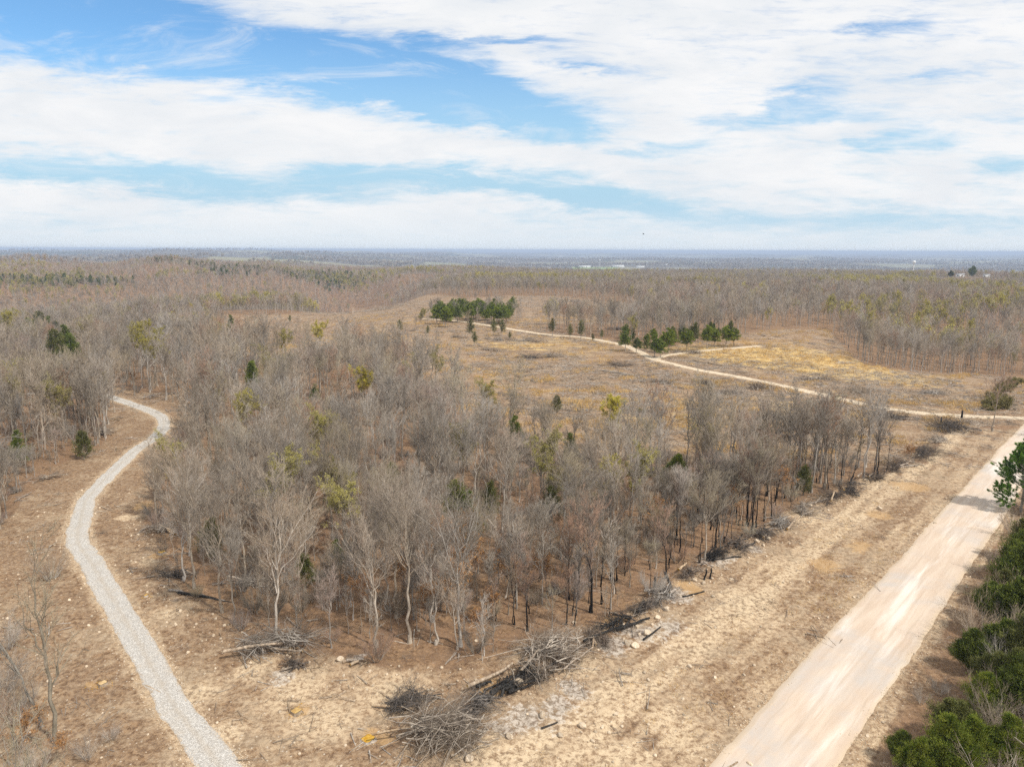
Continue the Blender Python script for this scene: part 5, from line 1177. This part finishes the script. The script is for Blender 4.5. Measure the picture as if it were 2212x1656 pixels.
# brush piles
def brush_pile(name, p, L, Wd, Hh, ang, label, n=46, m='brush', logs=0, logm='log', twig=0.012, land=None, group='brush piles pushed up along the clearing edges', seed=1, thick=0.05):
    g_ = np.random.default_rng(seed); g1 = Geo()
    nf_ = 6; fi = g_.integers(0, nf_, n); fa = ang + g_.normal(0, .8, nf_) + np.where(np.arange(nf_) % 2, math.pi, 0); fo = np.column_stack([g_.normal(0, .24, nf_) * L, g_.normal(0, .25, nf_) * Wd])
    a = fa[fi] + g_.normal(0, 0.55, n)
    P = fo[fi] + np.column_stack([g_.normal(0, .10, n) * L, g_.normal(0, .16, n) * Wd]); c, s = math.cos(ang), math.sin(ang)
    e2 = (P[:, 0] / L) ** 2 + (P[:, 1] / Wd) ** 2
    z = np.clip(Hh * (1 - e2 * 1.4), 0.05, Hh) * g_.uniform(.2, 1, n)
    PX = np.column_stack([P[:, 0] * c - P[:, 1] * s, P[:, 0] * s + P[:, 1] * c, z])
    D = np.column_stack([np.cos(a), np.sin(a), g_.normal(0.12, .22, n)]); LL = g_.uniform(.4, 1.0, n) * L * .75
    PX = PX - D * LL[:, None] * .2; PX[:, 2] = np.maximum(PX[:, 2], 0.05)
    B = Br(PX, D, LL, g_.uniform(.35, 1.2, n) * thick, np.column_stack([g_.normal(0, .12, (n, 2)), g_.normal(-.12, .08, n)]))
    tubes(g1, B, 4, 5, .8, 0, .008, g_, .12)
    B2 = spawn(g_, B, 7, .2, 1, 40, 16, .42, .02, .6, .3, -0.05, .8, .3); B3 = spawn(g_, B2, 5, .15, 1, 38, 16, .5, .0, .6, .25, 0, .75, .2)
    B3.D[:, 2] = np.where(B3.P[:, 2] < .1, np.abs(B3.D[:, 2]), B3.D[:, 2])
    tubes(g1, B2, 2, 3, .8, 1, .006)
    spikes(g1, B3.P, B3.pos(np.arange(len(B3.L)), np.ones(len(B3.L))), np.full(len(B3.L), twig * .6), 1)
    r = bpy.data.objects.new(name, None); COL.objects.link(r); r.location = (p[0], p[1], hz1(p)); tag(r, label, 'brush pile', group)
    link('branches', g1.mesh('branches', [M[m], M['coal' if m == 'coal' else 'midbrush' if m == 'brush' else 'darkbrush']]), r)
    for k in range(logs):
        gl = Geo(); al = ang + g_.normal(0, .35); ln = g_.uniform(.5, 1.0) * L * .8; rr = g_.uniform(.07, .16)
        q = np.array([[g_.normal(0, .2) * L - math.cos(al) * ln / 2, g_.normal(0, .25) * Wd - math.sin(al) * ln / 2, rr + g_.uniform(0, .5) * Hh]])
        log_geo(gl, q, al, g_.normal(0, .06), ln, rr, g_)
        lo = link('log', gl.mesh('log', [M[logm], M['heart' if logm != 'coal' else 'coal']]), r)
    if land: LAND.append((land, np.asarray(p)))
    PLACED.append((p[0], p[1])); return r
def log_geo(g, P, ang, slope, ln, rad, g_, kn=2):
    B = Br(P, np.array([[math.cos(ang), math.sin(ang), slope]]), np.array([ln]), np.array([rad]), g_.normal(0, .03, (1, 3)) * [1, 1, 0.3])
    tubes(g, B, 5, 8, .35, 0, .02, g_, .05)
    for tt, rr in ((0.0, rad), (1.0, rad * .65)):       # cut ends
        c = B.pos(np.array([0]), np.array([tt]))[0]; d = B.D[0] * (-1 if tt == 0 else 1); U = nrmz(np.cross(d, [0, 0, 1.0])); Wv = np.cross(d, U); a = np.arange(8) / 8 * 6.2832
        V = np.vstack([c + d * .01, c + d * .004 + rr * .97 * (np.cos(a)[:, None] * U + np.sin(a)[:, None] * Wv)])
        g.add(V, T=[(0, 1 + k, 1 + (k + 1) % 8) for k in range(8)], m=1)
    if kn:
        Bk = spawn(g_, B, kn, .3, .95, 55, 12, .22, .1, .4); tubes(g, Bk, 2, 5, .7, 0, .01)
def lone_log(p, ang, ln, rad, label, m='log', slope=0.0, lift=None, group='logs lying on the cleared ground', name='fallen_log'):
    g_ = np.random.default_rng(int(abs(p[0] * 131 + p[1] * 17 + ln * 11)) % 99999); gl = Geo()
    log_geo(gl, np.array([[-math.cos(ang) * ln / 2, -math.sin(ang) * ln / 2, 0.0]]), ang, slope, ln, rad, g_)
    return tag(link(name, gl.mesh('fallen_log', [M[m], M['heart' if m == 'log' else m]], True), None, (p[0], p[1], hz1(p) + rad * .8 + (lift or 0))), label, 'log', group)
def seg_log(X1, Y1, X2, Y2, rad, label, m='log', name='fallen_log', lift=0.0, group='logs lying on the cleared ground'):
    a, b_ = foot(X1, Y1), foot(X2, Y2); d = b_ - a
    return lone_log((a + b_) / 2, math.atan2(d[1], d[0]), float(np.hypot(*d)), rad, label, m, 0.0, lift, group, name)

raxis = math.atan2(ax[1], ax[0])
BP = dict(seed=11)
brush_pile('brush_pile', foot(595, 1408), 6.4, 3.0, 1.9, 0.0, 'grey brush pile with a yellow cut butt at the left front of the woods', 80, 'brush', 3, land='the left brush pile', seed=11, thick=.05)
brush_pile('brush_pile', foot(640, 1440), 2.4, 1.2, .5, 0.2, 'low rusty-brown heap just below the left grey brush pile', 26, 'darkbrush', 1, seed=12)
brush_pile('brush_pile', foot(915, 1595), 8.0, 4.0, 2.1, 0.25, 'large pale-branched brush pile at the bottom centre', 110, 'brush', 2, land='the large front brush pile', seed=13, thick=.055)
brush_pile('brush_pile', foot(880, 1525), 4.5, 1.6, 1.0, 0.5, 'brown scorched brush behind the large pale pile', 55, 'darkbrush', 1, seed=14)
brush_pile('charred_log_pile', foot(1085, 1492), 3.6, 1.2, .8, raxis - 0.1, 'heap of charcoal-black logs with split yellow wood', 22, 'coal', 9, 'coal', land='the black log heap', seed=15)
brush_pile('brush_pile', foot(1210, 1422), 7.6, 3.4, 2.0, raxis - 0.35, 'dense grey brush pile with upturned roots above the ash', 95, 'brush', 3, land='the grey brush pile', seed=16)
brush_pile('brush_pile', foot(1200, 1440), 3.2, 1.2, .8, raxis - 0.2, 'black scorched underside of brush below the dense grey pile', 30, 'darkbrush', 2, 'coal', seed=17)
brush_pile('brush_pile', foot(1395, 1320), 3.6, 1.4, .9, raxis, 'torn roots and blackened logs piled beside the white ash', 34, 'darkbrush', 4, 'coal', land='the torn root heap', seed=18)
brush_pile('brush_pile', foot(1490, 1240), 3.0, 1.5, .8, raxis, 'rusty broken brush below the two black snags', 34, 'darkbrush', 2, seed=19)
brush_pile('brush_pile', foot(1595, 1180), 4.5, 1.6, .9, raxis, 'burnt brush and sticks beside the ash at the edge of the woods', 40, 'darkbrush', 3, 'coal', seed=20)
brush_pile('brush_pile', foot(1680, 1135), 5.5, 1.2, .9, raxis - .1, 'long bleached logs stacked at the foot of the black trunk clump', 36, 'brush', 5, land='the bleached log stack', seed=21)
brush_pile('brush_pile', foot(1790, 1082), 6.5, 1.6, .9, raxis - .1, 'tangle of grey limbs along the verge past the bleached logs', 48, 'darkbrush', 3, seed=22)
brush_pile('brush_pile', foot(1890, 1035), 5, 1.6, 1.0, raxis, 'root-ball heap with yellow splintered wood at the far corner', 36, 'darkbrush', 3, seed=23)
brush_pile('brush_pile', foot(1990, 985), 8, 2.6, 1.2, raxis, 'long grey heap of branches beyond the far corner of the woods', 60, 'darkbrush', 2, seed=24)
brush_pile('brush_pile', foot(2060, 932), 10, 3.5, 1.6, raxis + .3, 'big dark heap of burnt limbs near the road junction', 80, 'darkbrush', 3, land='the junction heap', seed=25)
brush_pile('brush_pile', foot(345, 1150), 4.5, 1.6, 1.1, -.6, 'bleached branches pushed against the woods right of the track', 44, 'brush', 2, seed=26)
brush_pile('brush_pile', foot(395, 1245), 3.6, 1.6, .8, -.3, 'rooty heap by the orange soil right of the track', 34, 'darkbrush', 3, seed=27)
brush_pile('brush_pile', foot(520, 1262), 5, 1.6, .7, 0.0, 'grey sticks lying inside the woods edge behind the poles', 36, 'brush', 2, seed=28)
brush_pile('brush_pile', foot(95, 1035), 3.8, 1.6, 1.0, .6, 'sticks heaped at the edge of the left woods', 30, 'brush', 2, seed=29)
brush_pile('brush_pile', foot(232, 938), 4.0, 1.8, 1.2, .8, 'whitish brush heap at the foot of the straight left-woods tree', 44, 'brush', 2, seed=30)
brush_pile('brush_pile', foot(30, 1065), 3.2, 1.2, .8, .9, 'small stick heap at the left edge of the picture', 20, 'brush', 1, seed=31)
brush_pile('ash_topped_log_stack', foot(765, 1437), 1.9, .6, .35, 0.05, 'little stack of poles topped with white ash', 10, 'log', 4, seed=32)
for k, (X, Y, L, lab, mm) in enumerate(((985, 1560, 4.0, 'scorched brown limbs joining the large pale pile to the black log heap', 'darkbrush'), (1035, 1525, 3.6, 'dark twiggy brush left of the black log heap', 'darkbrush'), (1140, 1462, 3.6, 'black sticks right of the black log heap', 'coal'), (1285, 1390, 3.6, 'scorched brush trailing from the grey brush pile', 'darkbrush'), (1340, 1352, 3.6, 'charred limbs left of the torn root heap', 'coal'), (1440, 1288, 3.4, 'splintered brown brush right of the torn root heap', 'brush'), (1545, 1208, 3.4, 'black sticks scattered across the ash by the snag pair', 'coal'), (1640, 1158, 4.0, 'rooty brown brush below the black trunk clump', 'darkbrush'), (1735, 1108, 5.0, 'grey limbs trailing from the bleached log stack', 'brush'), (1840, 1058, 5.0, 'rusty brush along the verge before the root-ball heap', 'darkbrush'), (1940, 1012, 6.0, 'brown brush between the root-ball heap and the long grey heap', 'darkbrush'), (2025, 955, 7.0, 'grey limbs leading to the junction heap', 'brush'))):
    brush_pile('brush_pile', foot(X, Y), L, 1.3, .75, raxis + rng.normal(0, .2), lab, 40, mm, 2, 'coal' if mm == 'coal' else 'log', seed=120 + k, thick=.06)
SL = 'slash heaps on the clearing'
for k, (X, Y, L, lab, mm) in enumerate(((1140, 782 - 9, 11, 'slash heap in the open middle of the clearing', 'darkbrush'), (1060, 757, 9, 'dark slash heap near the back of the woods', 'darkbrush'), (1075, 735, 10, 'grey slash heap with long poles below the far path', 'brush'), (1145, 738, 12, 'grey slash heap right of the long-poled one', 'brush'), (1340, 790, 12, 'black slash heap between the woods and the clearing path', 'darkbrush'), (1480, 762, 14, 'long low slash heap beside the side path', 'darkbrush'), (1520, 830, 8, 'slash heap below the clearing path bend', 'darkbrush'), (1420, 825, 8, 'small slash heap on bare soil left of the path', 'darkbrush'), (1640, 838, 10, 'slash strip hugging the upper part of the path', 'darkbrush'), (1760, 820, 9, 'slash heap on the straw field above the path', 'darkbrush'), (1860, 848, 10, 'slash heap in the straw field nearer the junction', 'brush'), (1580, 850, 9, 'dark slash heap above the burnt woods strip', 'darkbrush'), (1680, 905, 9, 'slash heap between the burnt strip and the path', 'darkbrush'), (1240, 652, 16, 'far slash row on the hilltop', 'brush'), (1330, 712, 9, 'slash beside the far cedars', 'darkbrush'), (1200, 770, 9, 'scattered slash heap on the tan open slope', 'brush'), (830, 668, 18, 'slash row at the far left end of the clearing', 'brush'), (985, 728, 7, 'low slash heap by the small open-ground cedar', 'brush'), (1935, 905, 8, 'dark slash heap beside the junction lane', 'darkbrush'), (2010, 850, 9, 'slash in the straw left of the green bushes', 'brush'))):
    brush_pile('slash_heap', foot(X, Y), L * .75, L * .2, .75, rng.normal(0, .35), lab, 46, 'brush' if k % 2 else mm, 2, 'log', .02, group=SL, seed=50 + k, thick=.07)

# lone logs and poles
for (a, kw) in (((365, 1275, 490, 1297, .13, 'long pale pole lying at the left front of the woods'), {}), ((385, 1282, 500, 1303, .15, 'dark rotten pole lying beside the long pale one'), dict(m='coal')), ((960, 1440, 985, 1412, .09, 'splintered orange-brown limb lying before the woods'), {}),
                 ((1010, 1500, 1110, 1455, .17, 'long charred log with split yellow end above the black heap'), dict(lift=.5)), ((1260, 1395, 1340, 1362, .13, 'slender blackened trunk lying from the grey pile toward the torn roots'), dict(m='coal', lift=.4)), ((1330, 1368, 1400, 1345, .16, 'thick blackened trunk beside the white ash'), dict(m='coal', lift=.3)), ((1390, 1385, 1425, 1360, .1, 'burnt pole lying in the white ash'), dict(m='coal')), ((1475, 1290, 1520, 1280, .11, 'burnt log on ash below the black snags'), dict(m='coal')),
                 ((1170, 1575, 1205, 1562, .08, 'short charcoal stick on pale soil right of the front pile'), dict(m='coal')), ((1525, 1215, 1600, 1208, .12, 'burnt pole lying along the ash near the snag pair'), dict(m='coal')), ((1620, 1150, 1700, 1135, .13, 'bleached trunk lying at the foot of the black clump'), {}), ((1720, 1100, 1790, 1080, .16, 'peeled pale trunk lying in the verge tangle'), {}),
                 ((315, 1480, 350, 1497, .05, 'thin white stick beside the gravel track'), {}), ((1530, 1690, 1590, 1648, .08, 'grey branch lying near the road at the bottom'), {}), ((30, 1085, 70, 1065, .09, 'grey log lying at the left edge clearing'), {}), ((300, 1150, 360, 1120, .1, 'dark log pushed to the woods right of the track'), {}), ((1745, 905, 1820, 915, .2, 'grey trunk lying behind the burnt strip'), {}), ((1500, 780, 1560, 790, .25, 'grey trunk lying above the path bend'), {}), ((1290, 800, 1370, 812, .25, 'long log on the tan open slope'), {}), ((690, 1510, 718, 1507, .1, 'pale plank-like slab of wood on bare soil'), {})):
    seg_log(*a, **kw)
# short standing snags
def snag(p, h, r, label, tilt):
    g_ = np.random.default_rng(int(h * 1000)); g = Geo()
    B = Br(np.array([[0, 0, -.2]]), np.array([[0, 0, 1.0]]), np.array([h]), np.array([r]), np.array([[.05, 0, 0]])); tubes(g, B, 5, 8, .3, 0, .02, g_, .06)
    k = 6; a = np.arange(k) / k * 6.283; Pp = np.column_stack([np.cos(a) * r * .4, np.sin(a) * r * .4, np.full(k, h - .3)]); spikes(g, Pp, Pp + np.column_stack([np.zeros((k, 2)), g_.uniform(.2, .7, k)]), np.full(k, r * .35))
    o = link('charred_snag', g.mesh('charred_snag', [M['coal']]), None, (p[0], p[1], hz1(p))); o.rotation_euler = tilt; return tag(o, label, 'snag', 'burnt snags at the woods edge')
snag(foot(1412, 1278), 1.6, .13, 'upright charcoal-black snag beside the ash', (0, .05, 0)); snag(foot(1450, 1272), 1.9, .15, 'black snag leaning left just right of the upright one', (0, -.45, 0))
snag(foot(1521, 1252), 1.3, .12, 'short black snag, left of a close pair in the ash', (0, .15, 0)); snag(foot(1533, 1250), 1.2, .11, 'short black snag, right of a close pair in the ash', (0, .1, 0))
snag(foot(1835, 1047), 1.6, .15, 'broken dark snag near the root-ball heap', (0, .3, 0)); snag(foot(2077, 903), 1.8, .25, 'dark stump post standing beside the junction lane', (0, 0, 0)); snag(foot(2032, 917), 1.6, .2, 'dark stump post left of the junction heap', (0, 0, 0))
# fresh stumps
def stump(p, r, label):
    root = bpy.data.objects.new('stump', None); COL.objects.link(root); root.location = (p[0], p[1], hz1(p)); tag(root, label, 'stump', 'fresh-cut stumps')
    g_ = np.random.default_rng(int(r * 999)); k = 18; a = np.arange(k) / k * 6.2832; lob = 1 + .12 * np.sin(a * 4 + 1) + g_.normal(0, .03, k); g = Geo()
    rows = [(1.5, -.1), (1.15, .06), (1.0, .2)]; V = np.vstack([np.column_stack([np.cos(a) * r * s * lob, np.sin(a) * r * s * lob, np.full(k, z)]) for s, z in rows])
    Q = [(i * k + j, i * k + (j + 1) % k, (i + 1) * k + (j + 1) % k, (i + 1) * k + j) for i in range(2) for j in range(k)]; g.add(V, Q); link('bark', g.mesh('bark', [M['log']]), root)
    g = Geo(); V = np.vstack([[0, 0, .225], np.column_stack([np.cos(a) * r * .97 * lob, np.sin(a) * r * .97 * lob, 0.203 + .03 * np.cos(a)])]); g.add(V, T=[(0, 1 + j, 1 + (j + 1) % k) for j in range(k)]); link('cut_face', g.mesh('cut_face', [M['heart']]), root)
    g = Geo(); q = 120; pp = np.column_stack([g_.normal(0, r * 1.3, q), g_.normal(0, r * 1.3, q), g_.uniform(.0, .06, q)]); leaves(g, pp, nrmz(np.column_stack([g_.normal(size=(q, 2)), np.full(q, .2)])), g_.uniform(.05, .14, q), g_.uniform(.03, .08, q), g_); link('sawdust', g.mesh('sawdust', [M['heart']]), root)
stump(foot(222, 1478), .32, 'yellow fresh-cut stump left of the gravel track'); stump(foot(640, 1540), .36, 'yellow fresh-cut stump right of the gravel track in bare soil'); stump(foot(627, 1404), .22, 'small yellow cut butt at the left brush pile'); stump(foot(350, 1195), .4, 'broad orange stump by the torn soil right of the track'); stump(foot(795, 1600), .45, 'orange splintered stump beside the large front brush pile'); stump(foot(315, 1288), .2, 'little yellow stump right of the track')
PLACED.append((0, 0))

# labels of the rocks, once every landmark is known
names = {}
for o in [o for o in S.objects if o.name.split('.')[0] == 'rock']:
    p = np.array(o['_p']); del o['_p']; ray = p / np.linalg.norm(p); cr = np.array([ray[1], -ray[0]])
    for d, ph, q in sorted(((np.linalg.norm(p - q), ph, q) for ph, q in LAND), key=lambda z: z[0])[:10]:
        e = p - q; al, ac = float(e @ ray), float(e @ cr)
        rel = ('behind ' if al > 0 else 'in front of ') if abs(al) > abs(ac) else ('right of ' if ac > 0 else 'left of ')
        s = ' '.join((o['label'] + ' ' + ('just ' if d < 3 else '') + rel + ph).split())
        if s not in names and len(s.split()) <= 16: break
    names[s] = 1; o['label'] = s

# ------------------------------------------------------------------ the far country: town, towers, houses, bird
def box(g, x0, x1, y0, y1, z0, z1, m=0):
    V = [(x, y, z) for z in (z0, z1) for x, y in ((x0, y0), (x1, y0), (x1, y1), (x0, y1))]
    g.add(V, [(0, 1, 5, 4), (1, 2, 6, 5), (2, 3, 7, 6), (3, 0, 4, 7), (4, 5, 6, 7), (3, 2, 1, 0)], m=m)
def building(p, w, d, h, label, name='warehouse', gable=False):
    root = bpy.data.objects.new(name, None); COL.objects.link(root); root.location = (p[0], p[1], float(macro(*p))); root.rotation_euler = (0, 0, -math.atan2(p[0], p[1]))
    tag(root, label, 'building', 'buildings of the far valley')
    g = Geo(); box(g, -w / 2, w / 2, -d / 2, d / 2, -2, h); link('wall', g.mesh('wall', [M['white']]), root)
    g = Geo(); rh = h * .35
    V = [(-w / 2 - .4, -d / 2 - .4, h + .02), (w / 2 + .4, -d / 2 - .4, h + .02), (w / 2 + .4, d / 2 + .4, h + .02), (-w / 2 - .4, d / 2 + .4, h + .02), (-w / 2 - .4, 0, h + rh), (w / 2 + .4, 0, h + rh)]
    g.add(V, [(0, 1, 5, 4), (2, 3, 4, 5), (3, 2, 1, 0)], [(1, 2, 5), (3, 0, 4)]); link('roof', g.mesh('roof', [M['white' if not gable else 'roof']]), root)
    g = Geo(); k = max(2, int(w / 9))
    for i in range(k):
        x = -w / 2 + w * (i + .5) / k; box(g, x - .9, x + .9, -d / 2 - .08, -d / 2 - .01, h * .35, h * .7)
    link('window_row', g.mesh('window_row', [M['glass']]), root)
for X, Y, w, lab in ((1263, 576, 85, 'long low white building left end of the far town'), (1335, 575, 90, 'long white building in the middle of the far town'), (1383, 577, 62, 'white shed at the right end of the far town'), (1180, 580, 60, 'pale building left of the green field in the valley'), (1222, 568, 26, 'small white building above the green field'), (1440, 572, 22, 'white house right of the far town'), (1100, 569, 26, 'small pale building far left of the town'), (1480, 570, 18, 'small white house farther right of the town'), (1545, 569, 18, 'lonely white house in the valley right of the town')):
    building(ground_hit(X, Y, 5), w * .75, w * .22, 8, lab)
for X, Y, w, lab in ((2083, 585, 10, 'white house left of the big dark tree on the plateau'), (2123, 585, 8, 'white house right of the big dark tree on the plateau')):
    building(np.array(KNOLL) + np.array([KNOLL[1], -KNOLL[0]]) / np.linalg.norm(KNOLL) * (X - 2102) / FOC * 1150, w, 7, 3.4, lab, 'house', True)
p = np.array(KNOLL) * 1.004; plant('dark_evergreen', 'near_cedar', 1, p, 14, 'big dark evergreen on the plateau between two white houses')
p = np.array(KNOLL) * 1.006 + np.array([-22.0, 12.0]); plant('green_tree', 'near_cedar', 2, p, 9, 'dull green tree left of the plateau houses')
def water_tower(X, Y, z_top, dist, label):
    d = pix_dir(X, Y); s = dist / math.hypot(d[0], d[1]); x, y, zt = d[0] * s, d[1] * s, CAM_H + d[2] * s
    z0 = float(macro(x, y)); h = zt - z0
    root = bpy.data.objects.new('water_tower', None); COL.objects.link(root); root.location = (x, y, z0); tag(root, label, 'water tower', 'white water towers')
    k = 20; a = np.arange(k) / k * 6.2832; r = z_top
    prof = [(.15, h - r * 2.2), (.8, h - r * 1.7), (1, h - r * 1.1), (1, h - r * .6), (.75, h - r * .2), (.02, h)]
    g = Geo(); V = np.vstack([np.column_stack([np.cos(a) * r * q, np.sin(a) * r * q, np.full(k, z)]) for q, z in prof])
    g.add(V, [(i * k + j, i * k + (j + 1) % k, (i + 1) * k + (j + 1) % k, (i + 1) * k + j) for i in range(len(prof) - 1) for j in range(k)]); link('tank', g.mesh('tank', [M['white']], True), root)
    g = Geo(); B = Br(np.array([[0, 0, 0.]]), np.array([[0, 0, 1.]]), np.array([h - r * 2.1]), np.array([r * .32]), np.zeros((1, 3))); tubes(g, B, 2, 12, .25); link('column', g.mesh('column', [M['white']], True), root)
water_tower(1975, 563, 3.6, 1900, 'white water tower rising above the plateau woods at the right')
water_tower(1296, 560, 4.5, 4300, 'small white water tower standing over the far town')
# pasture and road cut seen in the valley
def sheet(name, px, m, lift):
    P = G(*px); g = Geo(); n = 14; rows = []
    L, R = (P[0], P[3]), (P[1], P[2])
    for i in range(n + 1):
        for j in range(n + 1):
            a = L[0] + (L[1] - L[0]) * i / n; b_ = R[0] + (R[1] - R[0]) * i / n; q = a + (b_ - a) * j / n; rows.append((q[0], q[1], float(macro(*q)) + lift))
    g.add(rows, [(i * (n + 1) + j, i * (n + 1) + j + 1, (i + 1) * (n + 1) + j + 1, (i + 1) * (n + 1) + j) for i in range(n) for j in range(n)])
    return tag(link(name, g.mesh(name, [m], True)), kind='structure')
sheet('pasture_field', [(1240, 582), (1330, 582), (1335, 578), (1235, 578)], plain('pasture green', (0.22, 0.30, 0.10)), 1.5)
sheet('distant_road', [(1207, 560), (1209, 560), (1213, 551), (1212, 551)], plain('pale road cut', (0.55, 0.5, 0.42)), 3.0)
def bird(X, Y, dist, span):
    d = pix_dir(X, Y); c = Vector(d * dist) + Vector((0, 0, CAM_H)); g = Geo(); s = span
    g.add([(-.1 * s, 0, 0), (.30 * s, 0, .02 * s), (.1 * s, .03 * s, .05 * s), (.1 * s, -.03 * s, .05 * s), (.1 * s, 0, -.04 * s)], T=[(0, 2, 3), (1, 3, 2), (0, 4, 2), (0, 3, 4), (1, 2, 4), (1, 4, 3)])
    o = tag(link('bird', g.mesh('bird', [M['bird']]), None, c), 'dark soaring bird low in the pale sky', 'bird')
    for sd in (-1, 1):
        g = Geo(); g.add([(0, 0, .02 * s), (.16 * s, 0, .02 * s), (.05 * s, sd * .5 * s, .16 * s), (-.03 * s, sd * .5 * s, .16 * s), (.07 * s, sd * .2 * s, .12 * s)], T=[(0, 1, 4), (1, 2, 4), (2, 3, 4), (3, 0, 4)]); link('wing', g.mesh('wing', [M['bird']]), o)
bird(1389, 506, 170, 1.3)

# ------------------------------------------------------------------ haze
HAZE = 1.35e-4
g = Geo(); box(g, -34000, 34000, -34000, 34000, -190, 46)
m = bpy.data.materials.new('valley haze'); m.use_nodes = True; t = NT(m.node_tree); t.n.clear()
pv = t.new('ShaderNodeVolumePrincipled'); pv.inputs['Color'].default_value = (0.62, 0.75, 0.98, 1); pv.inputs['Density'].default_value = HAZE; pv.inputs['Anisotropy'].default_value = 0.0
out = t.new('ShaderNodeOutputMaterial'); t.l.new(pv.outputs[0], out.inputs['Volume'])
tag(link('haze', g.mesh('haze', [m])), 'thin blue haze in the air over the valley', 'haze', kind='stuff')
